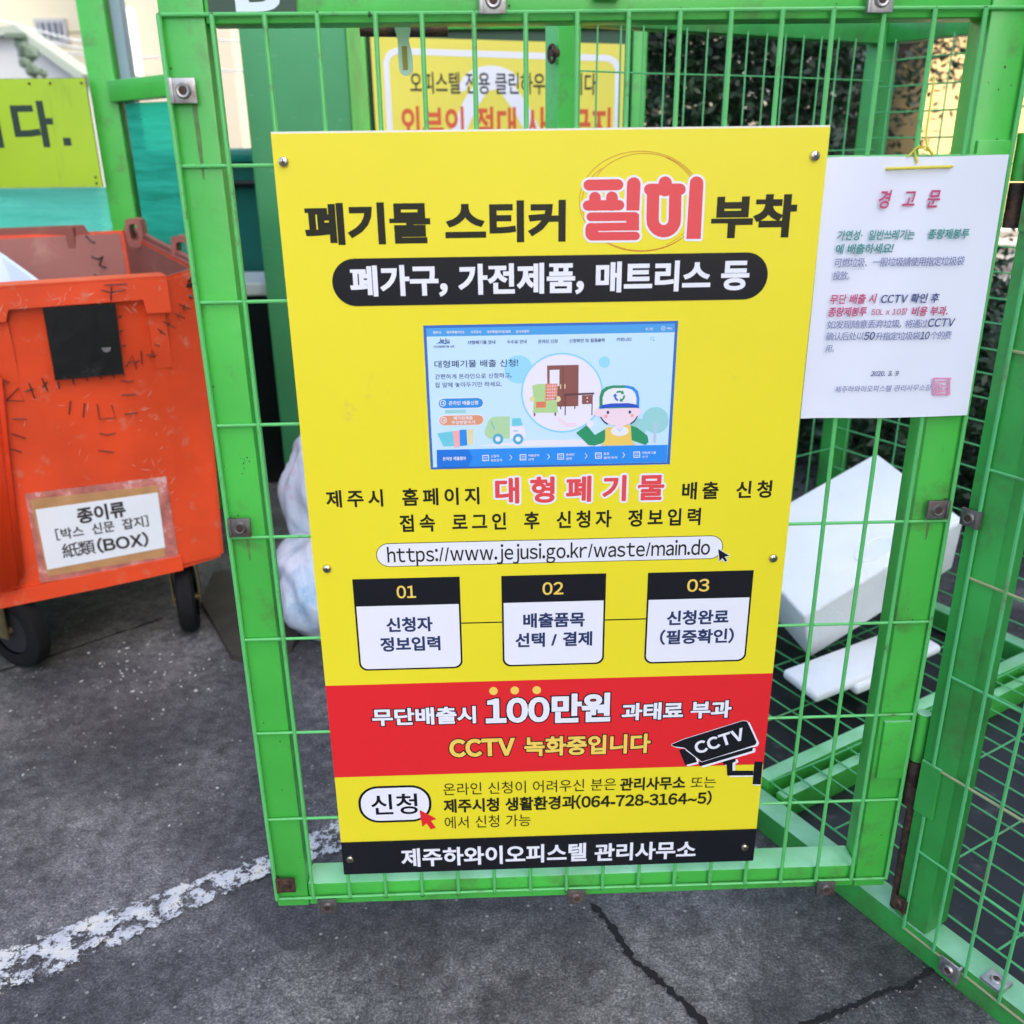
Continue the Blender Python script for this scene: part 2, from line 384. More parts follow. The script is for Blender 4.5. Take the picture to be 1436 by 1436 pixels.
for i in range(18):
    x = i*UC; dx = .006 if i == 4 else 0
    wire((x+dx, -.0004, ZT), (x, -.0004, Z0), .0027 if i else .003, M_wire, gate, .0010)
for j in range(9):
    z = ZT-j*HR
    wire((-.002, .0008, z), (GW+.002, .0008, z), .0021, M_wire, gate, .0008, 14)
def clamp(c, m, parent, X=(1, 0, 0), n=(0, -1, 0), s=.026, lip=1):
    """a stamped clip plate over the edge wire, its bolt in a dished hole"""
    c = Vector(c); X = Vector(X).normalized(); n = Vector(n).normalized(); Y = n.cross(X).normalized()
    g = MB(); g.box(c+n*.0035, (s, s*.95, .0035), X, Y, n, .0012); g.box(c+n*.002-X*(s*.48*lip), (.004, s*.95, .010), X, Y, n, .001)
    N = 12; ring = []
    for rr, zz in ((.0085, .0055), (.0065, .0085), (.0045, .0080)):
        ring += [c+n*zz+X*rr*math.cos(2*math.pi*k/N)+Y*rr*math.sin(2*math.pi*k/N) for k in range(N)]
    g.add(ring, [(q*N+k, q*N+(k+1) % N, (q+1)*N+(k+1) % N, (q+1)*N+k) for q in range(2) for k in range(N)])
    o = g.build('clamp', m, parent, smooth='auto')
    h = MB(); h.tube([c+n*.005, c+n*.0075], .0046, 8); h.build('bolt', M_rust, o)
for (x, z), mm, lp in zip(((.017, 1.191), (.017, .697), (.017, .130), (.074, .088), (.444, .089), (.820, .089), (.893, .699), (.342, 1.272), (.744, 1.270), (.46, 1.284)),
                      (M_zinc, M_darkzinc, M_rust, M_darkzinc, M_darkzinc, M_darkzinc, M_darkzinc, M_zinc, M_zinc, M_darkzinc), (1, 1, 1, 1, 1, 1, -1, 1, 1, 1)):
    clamp((x, -.001, z), mm, gate, lip=lp)
# hinge between gate and jamb: plates welded on, knuckle rusty below
def knuckle(z, h, m2):
    g = MB(); g.tube([(.928, .004, z), (.928, .004, z+h*.48)], .0095, 14); o = g.build('hinge', M_rust, gate, smooth='auto')
    g = MB(); g.tube([(.928, .004, z+h*.5), (.928, .004, z+h)], .0095, 14); g.build('hinge', m2, gate, smooth='auto')
    post('hinge_plate', (.893, .0020, z+h*.62), (.042, .006, h*.62), M_gate, gate, .0015)
knuckle(.235, .155, M_gate); knuckle(1.04, .10, M_gate)
# loop hasp hanging behind the top rail
g = MB(); cx_, cz_ = gy(565, 40, .075).x, gy(565, 40, .075).z
L = [(cx_-.009, cz_+.006), (cx_+.009, cz_+.006), (cx_+.0085, cz_-.002), (cx_+.006, cz_-.012), (cx_+.0095, cz_-.028)]+[(cx_+.0015+.008*math.cos(a), cz_-.040+.008*math.sin(a)) for a in np.linspace(.2, -3.3, 9)]+[(cx_-.0065, cz_-.028), (cx_-.006, cz_-.012), (cx_-.0085, cz_-.002)]
g.prism([(x, .07, z) for x, z in L], (0, .0035, 0)); o = g.build('hasp', mat('pale_hasp_paint', (.50, .78, .52), .4), gate)
h = MB(); h.box((cx_+.001, .0693, cz_-.030), (.0055, .0006, .024), bev=.0002); h.build('slot', mat('hasp_slot_olive', (.35, .33, .05), .6), o)  # olive bar laid on the hasp as its slot
g = MB(); a_ = gy(505, 44, .09); b_ = gy(628, 44, .09); g.tube([a_, b_], .0055, 12); g.build('bolt_rod', M_rust, gate, smooth='auto')
# weld beads, chips and rust runs
g = MB()
def bead(c, rr):
    bm = bmesh.new(); bmesh.ops.create_icosphere(bm, subdivisions=1, radius=rr); bm.verts.index_update(); g.add([Vector(c)+v.co*random.uniform(.8, 1.2) for v in bm.verts], [tuple(v.index for v in f.verts) for f in bm.faces]); bm.free()
for i in range(18):
    for z in (ZT, Z0): bead((i*UC, .0012, z-.001), random.uniform(.0030, .0040))
g.build('weld_bead', mat('weld_bead', (.035, .10, .03), .6, dirt=(.06, .03, .015), dirtamt=.6, dscale=60), gate, smooth=True, kind='stuff')
g = MB()
def chip(x, z, rr, y=.00425):
    n_ = random.randint(5, 8); g.ngon([(x+rr*random.uniform(.5, 1.1)*math.cos(2*math.pi*k/n_), y, z+rr*1.2*random.uniform(.5, 1.1)*math.sin(2*math.pi*k/n_)) for k in range(n_)])
for k in range(46):
    if k < 24: chip(random.choice((random.uniform(.002, .043), random.uniform(GW-.043, GW-.002))), random.uniform(.1, 1.25), random.uniform(.0005, .0016))
    else: chip(random.uniform(.05, GW-.05), random.choice((random.uniform(.085, .112), random.uniform(1.262, 1.28))), random.uniform(.0005, .0015), .0052)
for k in range(11): chip(.028+random.gauss(0, .006), .778+random.gauss(0, .009), random.uniform(.0004, .0013))
g.build('paint_chip', mat('chip_rust', (.035, .03, .015), .7), gate, kind='stuff')
for (x, z, L_, w_) in ((.0235, 1.178, .075, .0026), (.0215, .683, .035, .0022), (.889, .684, .03, .0022)):
    g = MB(); g.ngon([(x-w_, .00422, z), (x+w_, .00422, z), (x+w_*1.1, .00422, z-L_*.5), (x+w_*.4, .00422, z-L_), (x-w_*.3, .00422, z-L_), (x-w_*.8, .00422, z-L_*.6)]); g.build('rust_streak', mat('rust_run', (.085, .21, .045), .5, var=.3, vscale=80) if x == .0235 else bpy.data.materials['rust_run'], gate)
# sticker on the top rail
g = MB(); S = Sheet((.078, .0040, 1.262), (1, 0, 0), (0, 0, 1), (0, -1, 0))
S.poly(g, [(-.028, .002), (.062, .002), (.062, .028), (-.028, .028)], 1, mat('sticker_dark', (.03, .07, .04), .5))
S.text(g, 'B', .0, .046, .022, .040, .06, mat('sticker_white', (.66, .76, .80), .4), 3); g.build('sticker', None, gate)

# ================================================================== THE YELLOW BOARD
BC = [(379, 186.5), (1164.5, 179.5), (1056, 1206), (483.5, 1227)]
BW, BH = .600, .9983; BX, BZ, BY = .10333, 1.14821, -.0080
def homog(src, dst):
    A = []
    for (x, y), (u, v) in zip(src, dst):
        A.append([x, y, 1, 0, 0, 0, -u*x, -u*y, -u]); A.append([0, 0, 0, x, y, 1, -v*x, -v*y, -v])
    return np.linalg.svd(np.array(A))[2][-1].reshape(3, 3)
HB = homog(BC, [(0, 0), (BW, 0), (BW, -BH), (0, -BH)])
def P(x, y):
    q = HB @ np.array([x, y, 1.0]); return (q[0]/q[2], q[1]/q[2])
board = thing('notice_board', (BX+BW/2, BY, BZ-BH), 'big yellow board with bulky waste instructions screwed to the open gate', 'signboard')
S = Sheet((BX, BY, BZ), (1, 0, 0), (0, 0, 1), (0, -1, 0))
g = MB(); g.use(M_board); g.box((BX+BW/2, BY+.0004, BZ-BH/2), (BW, .0006, BH)); g.use(M_core); g.box((BX+BW/2, BY+.00285, BZ-BH/2+.0011), (BW, .0043, BH+.0018), bev=.0004); g.build('panel', None, board)
def part(name, fn, par=None, **k):
    g = MB(); fn(g); return g.build(name, None, par or board, **k)
def q4(g, pts, k, m): S.poly(g, [P(*p) for p in pts], k, m)
ybr = [P(457, 961.5)[1], P(1082, 945.3)[1]]; y1 = sum(ybr)/2
y2 = (P(470, 1088.4)[1]+P(1069.5, 1073.7)[1])/2; y3 = (P(479, 1180.6)[1]+P(1060.5, 1162.8)[1])/2
part('red_band', lambda g: S.poly(g, [(0, y2), (BW, y2), (BW, y1), (0, y1)], 8, M_red))
part('black_band', lambda g: S.poly(g, [(0, -BH), (BW, -BH), (BW, y3), (0, y3)], 8, M_ink))
def T(name, t, xl, yl, xr, yr, hpx, wgt, m, k=2, par=None, mul=1., **kw):
    a = P(xl, yl); b2 = P(xr, yr)
    h1 = P(xl, yl-hpx/2)[1]-P(xl, yl+hpx/2)[1]; h2 = P(xr, yr-hpx/2)[1]-P(xr, yr+hpx/2)[1]
    part(name, lambda g: S.text(g, t, a[0], b2[0], (a[1]+b2[1])/2, (h1+h2)/2*mul, wgt, m, k, **kw), par)
T('lettering', '폐기물 스티커', 427, 313.5, 794, 311, 54, .040, M_ink2)
T('lettering', '부착', 998, 306, 1117, 303, 55, .044, M_ink2)
# rounded red word drawn stroke by stroke
def c5(x, y): return P(810+x/4.4875, 200+y/4.4875)
kx = (c5(500, 380)[0]-c5(400, 380)[0])/100; ky = (c5(450, 330)[1]-c5(450, 430)[1])/100
def heading(g, grow, m, k):
    r_ = lambda v: (v+grow)
    cap = []; ks = (kx+ky)/2
    def ln(pts, r, closed=False): cap.extend([[c5(*p) for p in poly] for poly in capsules(pts, r_(r), 18, closed)])
    def pg(pts):
        cap.append([c5(*p) for p in pts])
        if grow: cap.extend([[c5(*p) for p in poly] for poly in capsules(pts, grow, 12, True)])
    ln([(74, 269), (256, 267)], 35); ln([(112, 348), (112, 395)], 37); ln([(219, 346), (219, 395)], 37); ln([(68, 398), (264, 396)], 33)
    ln([(356, 263), (355, 300)], 43); pg([(313, 263), (399, 263), (391, 430), (309, 430)])
    ln([(86, 469), (362, 467)], 28); pg([(305, 440), (390, 452), (390, 556), (330, 556), (305, 490)]); ln([(92, 548), (92, 575)], 41)
    ln([(80, 534), (360, 530)], 25.5); ln([(90, 592), (368, 590)], 27)
    ln([(554, 257), (553, 300)], 42); ln([(457, 298), (646, 297)], 37)
    ring = [(478, 330), (474, 480)]+[(544+70*math.cos(a), 488+73*math.sin(a)) for a in [math.pi-i*math.pi/10 for i in range(1, 10)]]+[(614, 480), (617, 330)]
    ln(ring, 39); ln([(751, 258), (749, 300)], 43); pg([(708, 258), (794, 258), (776, 610), (686, 610)])
    S.put(g, union(cap, 1e-6), k, m)
part('lettering', lambda g: (heading(g, 14, M_white, 4), heading(g, 0, M_redl, 6)), label='rounded red word edged in white inside the drawn circles')
def rings(g):
    for (cx, cy, rx, ry, a0, a1, wv) in ((400, 372, 386, 316, 118, 402, 1.7), (405, 385, 375, 298, 132, 318, 1.7), (405, 372, 352, 305, -64, 64, 1.5), (420, 370, 350, 300, 30, 148, 1.7)):
        pts = [c5(cx+rx*math.cos(R(a)), cy-ry*math.sin(R(a))) for a in np.linspace(a0 if a0 != 118 else 28, a1 if a0 != 118 else 388, 60)]
        S.ribbon(g, pts, wv*kx*.95, 1+random.random(), M_orl)
part('drawn_circles', rings)
def rrect(x0, x1, y0, y1, r, n=10, corners=(1, 1, 1, 1)):
    out = []
    for i, (cx, cy, a) in enumerate(((x1-r, y1-r, 0), (x0+r, y1-r, 90), (x0+r, y0+r, 180), (x1-r, y0+r, 270))):
        if corners[i]: out += [(cx+r*math.cos(R(a+90*k/n)), cy+r*math.sin(R(a+90*k/n))) for k in range(n+1)]
        else: out.append((x1 if i in (0, 3) else x0, y1 if i < 2 else y0))
    return out
a = P(466, 396); b2 = P(1076.7, 388.5); hh = P(770, 359)[1]-P(770, 425.5)[1]; yc = (a[1]+b2[1])/2
part('title_bar', lambda g: S.poly(g, rrect(a[0], b2[0], yc-hh/2, yc+hh/2, hh/2), 8, M_ink))
T('lettering', '폐가구, 가전제품, 매트리스 등', 491, 394, 1051, 387, 40, .036, M_white, k=10)
T('lettering', '제주시 홈페이지', 457.5, 699.5, 673, 697, 23, .026, M_ink2, track=.20, space=.50)
T('lettering', '대형폐기물', 695, 688, 932, 685, 34, .034, M_redl, track=.28, outline=.070, om=M_white, rnd=True, k=3)
T('lettering', '배출 신청', 957, 690, 1082.5, 686, 23, .026, M_ink2, track=.20, space=.50)
T('lettering', '접속 로그인 후 신청자 정보입력', 561, 734, 983, 726, 23, .026, M_ink2, track=.20, space=.52)
a = P(528, 778.3); b2 = P(1014, 768.9); hh = P(770, 757.5)[1]-P(770, 790.5)[1]; yc = (a[1]+b2[1])/2
def urlbar(g):
    S.poly(g, rrect(a[0], b2[0], yc-hh/2, yc+hh/2, hh/2), 3, M_ink2); e = .0009; S.poly(g, rrect(a[0]+e, b2[0]-e, yc-hh/2+e, yc+hh/2-e, hh/2-e), 5, M_white)
ub = part('address_bar', urlbar)
T('lettering', 'https://www.jejusi.go.kr/waste/main.do', 543.6, 777.5, 996, 769.5, 24, .012, M_ink2, k=8, par=ub)
cC = lambda x, y: P(430+x/2.1118, 650+y/2.1118)
def cursor(g):
    o = [cC(1219, 254), cC(1223, 290), cC(1231, 281), cC(1240, 292), cC(1246, 288), cC(1238, 277), cC(1252, 274)]
    S.put(g, union(capsules(o, .0009, 8, True)+[o], 1e-7), 12, M_white); S.poly(g, o, 14, M_ink)
part('cursor_arrow', cursor)
cards = (((138, 345), (456, 336), (463, 605), (157, 618), '01', (268, 325, 382), ('신청자', 238, 375, 480), ('정보입력', 220, 398, 538)),
         ((578, 335), (888, 326), (882, 592), (583, 605), '02', (700, 762, 370), ('배출품목', 643, 825, 467), ('선택 / 결제', 620, 847, 525)),
         ((1010, 325), (1324, 317), (1300, 585), (1002, 594), '03', (1128, 1193, 361), ('신청완료', 1068, 1250, 459), ('(필증확인)', 1047, 1265, 516)))
part('flow_line', lambda g: [S.poly(g, [(cC(xa, ya)[0], cC(xa, ya)[1]-.0009), (cC(xb, yb)[0], cC(xa, ya)[1]-.0009), (cC(xb, yb)[0], cC(xa, ya)[1]+.0009), (cC(xa, ya)[0], cC(xa, ya)[1]+.0009)], 1, M_ink2) for xa, ya, xb, yb in ((440, 475, 600, 473), (870, 465, 1020, 463))])
for tl, tr, br, bl, num, (nx0, nx1, ny), t1, t2 in cards:
    x0 = (cC(*tl)[0]+cC(*bl)[0])/2; x1 = (cC(*tr)[0]+cC(*br)[0])/2; yt = (cC(*tl)[1]+cC(*tr)[1])/2; yb = (cC(*bl)[1]+cC(*br)[1])/2; yh = yt-.0345; yh = yt-(yt-yb)*.29
    def card(g):
        S.poly(g, rrect(x0, x1, yb, yt, .011, corners=(0, 0, 1, 1)), 3, M_ink); e = .0024
        S.poly(g, rrect(x0+e, x1-e, yb+e, yh, .0095, corners=(0, 0, 1, 1)), 5, M_white)
    co = part('step_card', card)
    a = cC(nx0, ny); b2 = cC(nx1, ny); part('number', lambda g: S.text(g, num, a[0], b2[0], (yt+yh)/2, .0205, .018, M_gold, 6), co)
    for tt, xa, xb, yy in (t1, t2):
        a = cC(xa, yy); b2 = cC(xb, yy); part('lettering', lambda g: S.text(g, tt, a[0], b2[0], a[1], .0200, .032, M_navy, 8), co)
cD = lambda x, y: P(450+x/2.244, 940+y/2.244)
def TD(t, xl, yl, xr, yr, h, wgt, m, k=12, **kw):
    T('lettering', t, 450+xl/2.244, 940+yl/2.244, 450+xr/2.244, 940+yr/2.244, h/2.244, wgt, m, k, **kw)
TD('무단배출시', 163, 150, 490, 140, 50, .036, M_white, outline=.05, om=M_ink)
TD('100만원', 520, 129, 913, 116, 84, .044, M_white, outline=.036, om=M_ink)
TD('과태료 부과', 948, 132, 1292, 120, 50, .036, M_white, outline=.05, om=M_ink)
TD('CCTV', 406, 246, 612, 240, 60, .048, M_gold, outline=.045, om=M_ink)
TD('녹화중입니다', 642, 238, 1038, 232, 56, .036, M_gold, outline=.045, om=M_ink)
for dx, dy in ((545, 66), (612, 64), (681, 63)):
    part('yellow_dot', lambda g: S.poly(g, [cD(dx+13.5*math.cos(R(t)), dy+12.5*math.sin(R(t))) for t in range(0, 360, 18)], 10, M_gold))
cE = lambda x, y: P(920+x/8.447, 990+y/8.447)
def cctv(g):
    sh = (28, 14)
    def sil(pts, k, m, r=0, off=(0, 0)):
        q = [cE(x+off[0], y+off[1]) for x, y in pts]
        S.put(g, union([q]+(capsules(q, r*kx*.53, 10, True) if r else []), 1e-7), k, m)
    body = [(195, 457), (330, 400), (1030, 180), (1072, 186), (1182, 425), (1165, 452), (545, 650), (345, 488), (300, 480), (215, 470)]
    low = [(505, 668), (530, 705), (1135, 525), (1140, 490), (545, 662)]; lens_ = [(282, 520), (330, 512), (462, 612), (478, 660), (352, 690)]
    arm = [(800, 660), (930, 622), (938, 648), (900, 668), (900, 768), (1145, 768), (1145, 812), (850, 815), (842, 690), (802, 684)]; pl_ = [(1165, 655), (1300, 655), (1300, 925), (1142, 922), (1150, 812)]
    pl_ = [(x if x < 1260 else (1262 if y < 700 else 1238), y) for x, y in pl_]
    for q in (body, low, lens_, arm): sil(q, 9, M_white, 12, sh)
    sil([(x, y+12) for x, y in pl_], 9.5, M_white)
    for q in (low, lens_, arm): sil(q, 11, M_ink, 8)
    sil(pl_, 11.5, M_ink); sil(body, 12, M_white, 18); sil(body, 13, M_ink, 10)
    # slanted lettering on the camera body
    L, lo, hi = layout('CCTV', .02); ang = R(-17.5); p0 = (470, 500); em = 160; sx = 590/(hi-lo)
    for i, (gl, o) in enumerate(L):
        vs, fs = bold(gl, .038); q = []
        for u_, v_ in vs:
            X = (o+u_-lo)*sx; Y = -(v_-.37)*em*1.08; q.append(cE(p0[0]+X*math.cos(ang)-Y*math.sin(ang), p0[1]+X*math.sin(ang)+Y*math.cos(ang)))
        S.put(g, (q, fs), 15+(i % 2)*.5, M_white)
part('camera_pictogram', cctv)
a = cD(120, 425); b2 = cD(350, 420); hh = cD(235, 365)[1]-cD(235, 480)[1]; yc = (a[1]+b2[1])/2
def reqb(g):
    S.poly(g, rrect(a[0], b2[0], yc-hh/2, yc+hh/2, hh*.46), 3, M_ink); e = .0036; S.poly(g, rrect(a[0]+e, b2[0]-e, yc-hh/2+e, yc+hh/2-e, hh*.46-e), 5, M_white)
rb = part('request_button', reqb)
TD('신청', 160, 425, 306, 421, 62, .016, M_ink, k=8, par=rb)
def cur2(g):
    o = [cD(315, 443), cD(362, 468), cD(345, 473), cD(361, 495), cD(349, 499), (cD(335, 479)), cD(323, 490)]
    S.put(g, union(capsules(o, .001, 8, True)+[o], 1e-7), 12, M_red)
part('cursor_arrow', cur2)
TD('온라인 신청이 어려우신 분은', 387, 373, 930, 360, 38, 0, M_ink2)
TD('관리사무소', 943, 358, 1147, 353, 38, .030, M_ink2)
TD('또는', 1165, 352, 1243, 350, 36, 0, M_ink2)
TD('제주시청 생활환경과(064-728-3164~5)', 388, 424, 1230, 404, 40, .030, M_ink2)
TD('에서 신청 가능', 392, 479, 662, 472, 38, 0, M_ink2)
TD('제주하와이오피스텔', 255, 588, 838, 574, 54, .028, M_white, k=11)
TD('관리사무소', 863, 572, 1180, 562, 52, .028, M_white, k=11)
# the web page print
PB = lambda x, y: P(590+x/3.881, 440+y/3.881)
def pm(name, rgb, r=.35): return mat('print_'+name, lin(rgb), r)
W = dict(fr=pm('frame_blue', (50, 104, 186)), bar=pm('bar_blue', (72, 158, 218)), page=pm('page_blue', (196, 226, 247)), low=pm('low_blue', (40, 140, 226)), dk=pm('deep_blue', (24, 116, 208)), cy=pm('cyan', (150, 214, 246)), ring=pm('ring', (132, 208, 238)),
         pk=pm('off_white', (232, 228, 240)), br=pm('brown', (140, 84, 76)), br2=pm('dark_brown', (96, 60, 62)), gn=pm('armchair_green', (176, 210, 140)), chk=pm('check_red', (226, 120, 90)), tg=pm('cap_green', (40, 146, 98)), tree=pm('tree_teal', (150, 208, 206)), skin=pm('face', (240, 214, 222)),
         vest=pm('vest', (236, 202, 96)), wt=M_white, navy=M_navy, bl=pm('cap_blue', (40, 80, 190)), trk=pm('truck_green', (176, 212, 160)), tl=pm('wheel_blue', (80, 168, 200)), orr=pm('orange', (222, 152, 112)), but=pm('button_blue', (38, 142, 216)), gry=pm('grey_line', (180, 200, 215)), pnk=pm('pink', (240, 170, 170)), tq=pm('turquoise', (110, 200, 214)), yl=pm('pale_yellow', (224, 214, 160)))
def web(g):
    f = lambda pts, k, m: S.poly(g, [PB(*p) for p in pts], k, W[m])
    ci = lambda x, y, r, k, m, ry=None: S.poly(g, [PB(x+r*math.cos(R(t)), y+(ry or r)*math.sin(R(t))) for t in range(0, 360, 10)], k, W[m])
    def st(pts, wv, k, m): S.strokes(g, [[PB(*p) for p in pts]], wv/2*kx*1.17, k, W[m], n=8)
    def tx(t, x0, x1, y0, y1, h, m, wgt=0, k=16, **kw):
        a = PB(x0, y0); b2 = PB(x1, y1); S.text(g, t, a[0], b2[0], (a[1]+b2[1])/2, h*ky*1.16, wgt, W[m], k, **kw)
    f([(15, 65), (1403, 42), (1358, 822), (57, 850)], 2, 'fr'); f([(31, 80), (1386, 56), (1384, 104), (34, 126)], 4, 'bar'); f([(34, 126), (1384, 104), (1342, 812), (70, 838)], 4, 'page')
    ci(535, 305, 77, 5, 'cy'); ci(1002, 266, 31, 5, 'cy'); f([(300, 722), (600, 690), (980, 686), (980, 722)], 5, 'pk')
    ci(1280, 582, 72, 6, 'tree'); st([(1275, 700), (1278, 600)], 16, 7, 'gry'); st([(1278, 640), (1305, 600)], 8, 7.5, 'gry'); ci(1190, 618, 46, 6.5, 'tree'); st([(1190, 700), (1192, 610)], 9, 7.2, 'gry')
    ci(772, 432, 224, 7, 'ring', 218); ci(772, 432, 215, 8, 'pk', 209)
    f([(690, 284), (862, 280), (860, 505), (748, 508), (692, 420)], 9, 'br'); st([(778, 284), (776, 500)], 3, 10, 'br2'); f([(704, 308), (757, 306), (757, 396), (704, 396)], 10, 'pk'); st([(764, 388), (764, 408)], 6, 11, 'yl'); st([(787, 387), (787, 407)], 6, 11, 'yl'); st([(764, 505), (764, 520)], 7, 9.5, 'br2'); st([(841, 505), (841, 518)], 7, 9.5, 'br2')
    f([(610, 392), (640, 384), (748, 382), (742, 480), (750, 540), (612, 542), (618, 480)], 11, 'gn'); ci(610, 466, 15, 12, 'yl'); ci(748, 466, 16, 12, 'yl')
    f([(682, 383), (746, 383), (740, 470), (680, 476)], 12, 'chk'); f([(630, 482), (684, 480), (684, 512), (630, 514)], 12, 'chk')
    for t in range(5): st([(684, 396+t*17), (743, 394+t*17)], 2, 13, 'pk'); 
    for t in range(4): st([(695+t*13, 384), (694+t*12, 474)], 2, 13.5, 'pk')
    st([(622, 545), (622, 556)], 9, 12, 'br2'); st([(735, 543), (735, 554)], 9, 12, 'br2')
    f([(784, 437), (947, 431), (946, 441), (784, 449)], 12, 'br2'); st([(789, 445), (789, 553)], 6, 12.5, 'br2'); st([(936, 440), (934, 552)], 6, 12.5, 'br2'); f([(880, 446), (938, 444), (937, 492), (880, 494)], 13, 'br'); ci(909, 460, 4, 14, 'pk'); ci(909, 480, 4, 14, 'pk')
    # worker: sleeves, vest, face, cap
    st([(758, 575), (795, 606), (845, 604)], 20, 14, 'skin'); ci(925, 602, 20, 14, 'pk')
    f([(848, 650), (905, 608), (950, 662), (1005, 630), (1010, 700), (945, 720), (915, 716)], 15, 'tg'); f([(1145, 610), (1180, 622), (1235, 665), (1242, 700), (1225, 716), (1150, 690)], 15, 'tg'); f([(1008, 622), (1145, 606), (1150, 690), (1172, 716), (985, 720), (1005, 690)], 15.5, 'vest'); ci(1085, 640, 48, 16, 'wt', 28)
    ci(968, 540, 22, 16, 'skin'); ci(1182, 535, 20, 16, 'skin'); f([(980, 520), (1192, 512), (1185, 560), (1140, 602), (1085, 614), (1030, 605), (985, 570)], 17, 'skin'); st([(1082, 600), (1084, 622)], 40, 16.5, 'skin')
    st([(983, 566), (1000, 590), (1018, 602)], 7, 18, 'navy'); st([(1180, 562), (1165, 586), (1146, 600)], 7, 18, 'navy'); ci(1021, 539, 7, 18, 'navy', 9); ci(1140, 537, 7, 18, 'navy', 9); ci(1010, 560, 10, 18, 'pnk'); ci(1152, 556, 10, 18, 'pnk')
    cap = [(975, 516), (975, 455), (985, 420), (1010, 400), (1050, 392), (1120, 392), (1160, 400), (1184, 424), (1192, 460), (1190, 514)]
    f(cap, 19, 'tg'); f([(1110, 392), (1160, 400), (1184, 424), (1192, 460), (1190, 514), (1150, 500)], 19.5, 'low'); f([(992, 505), (992, 458), (1002, 430), (1022, 414), (1052, 406), (1118, 406), (1150, 414), (1168, 432), (1176, 460), (1176, 500)], 20, 'wt'); f([(975, 520), (990, 498), (1040, 490), (1130, 488), (1176, 496), (1192, 516), (1130, 510), (1050, 510)], 21, 'bl')
    for q, mm in ((0, 'tg'), (120, 'tg'), (240, 'fr')):   # three chasing arrows
        pt = lambda r, a: (1084+r*math.cos(R(a+q)), 450+r*math.sin(R(a+q)))
        st([pt(25, -122), pt(25, -92), pt(25, -62)], 11, 22+q/200, mm); f([pt(38, -60), pt(12, -62), pt(27, -25)], 22.2+q/200, mm)
    st([(1075, 630), (1084, 642), (1100, 628)], 5, 18, 'cy')
    # truck and bins
    f([(350, 640), (372, 580), (395, 562), (488, 560), (488, 680), (375, 684), (352, 664)], 7, 'trk'); f([(500, 572), (546, 570), (558, 610), (500, 614)], 8, 'tq'); f([(488, 614), (560, 612), (575, 650), (572, 682), (488, 684)], 7, 'pk'); st([(508, 640), (530, 639)], 5, 9, 'tl'); st([(385, 590), (404, 630)], 4, 9, 'tl')
    for x in (423, 533): ci(x, 684, 29, 9, 'tl'); ci(x, 684, 14, 10, 'wt')
    f([(92, 652), (180, 640), (190, 722), (125, 724)], 7, 'tq'); f([(176, 640), (216, 636), (216, 728), (186, 730)], 8, 'pnk'); f([(214, 634), (252, 632), (256, 718), (216, 722)], 8.5, 'low'); f([(250, 632), (290, 630), (286, 712), (256, 716)], 8, 'yl'); f([(135, 526), (248, 524), (248, 542), (136, 544)], 7, 'tree')
    for x0, x1, y0, y1, mm in ((92, 349, 455, 521, 'but'), (96, 351, 548, 614, 'orr')):
        r = (y1-y0)/2; st([(x0+r, (y0+y1)/2+2), (x1-r, (y0+y1)/2-2)], (y1-y0)*1.03, 9, 'wt'); st([(x0+r, (y0+y1)/2+2), (x1-r, (y0+y1)/2-2)], (y1-y0)*.86, 11, mm)
        ci(x0+31, (y0+y1)/2, 17, 13, 'wt'); ci(x0+31, (y0+y1)/2, 13, 14, mm); st([(x0+23, (y0+y1)/2), (x0+38, (y0+y1)/2)], 3, 15, 'wt'); st([(x0+32, (y0+y1)/2-7), (x0+39, (y0+y1)/2), (x0+32, (y0+y1)/2+7)], 3, 15.5, 'wt')
    tx('온라인 배출신청', 155, 315, 488, 485, 26, 'wt', .02); tx('폐가전제품', 180, 286, 570, 568, 22, 'wt', .02); tx('무상방문수거', 170, 298, 593, 591, 22, 'wt', .02)
    # header
    for t, x0, x1 in (('제주시', 68, 112), ('제주특별자치도', 142, 242), ('서귀포시', 274, 330), ('제주특별자치도의회', 362, 490), ('감사위원회', 521, 592)): tx(t, x0, x1, 103-(x0-68)*.01, 103-(x1-68)*.01, 17, 'wt', .02)
    tx('로그인', 1225, 1267, 86, 85, 17, 'wt', .01); ci(1322, 83, 12, 10, 'wt'); ci(1322, 83, 9, 11, 'bar'); ci(1322, 83, 3, 12, 'wt'); tx('메뉴', 1343, 1372, 83, 82, 15, 'wt', .01)
    tx('Jeju', 97, 158, 148, 146, 30, 'navy', .02); st([(88, 162), (160, 161)], 3, 12, 'low'); tx('제주대형폐기물 신청', 72, 184, 181, 178, 14, 'navy', .01)
    for t, x0, x1, y in (('대형폐기물 안내', 260, 408, 156), ('수수료 안내', 472, 578, 153), ('온라인 신청', 641, 747, 151), ('신청확인 및 필증출력', 811, 1003, 147), ('커뮤니티', 1068, 1147, 142)): tx(t, x0, x1, y+1, y-1, 22, 'navy', .008)
    ci(1262, 138, 10, 10, 'tl'); ci(1262, 138, 7.5, 11, 'page'); st([(1269, 146), (1275, 151)], 3, 12, 'tl')
    tx('대형폐기물 배출 신청!', 77, 532, 275, 269, 44, 'navy', .004); tx('간편하게 온라인으로 신청하고,', 80, 496, 342, 338, 31, 'navy'); tx('집 앞에 놓아두기만 하세요.', 80, 444, 388, 384, 31, 'navy')
    f([(90, 742), (1345, 715), (1340, 809), (92, 837)], 24, 'low'); f([(90, 742), (262, 738), (286, 786), (262, 832), (92, 837)], 25, 'dk'); tx('온라인 배출절차', 123, 250, 790, 787, 23, 'wt', .02, 27)
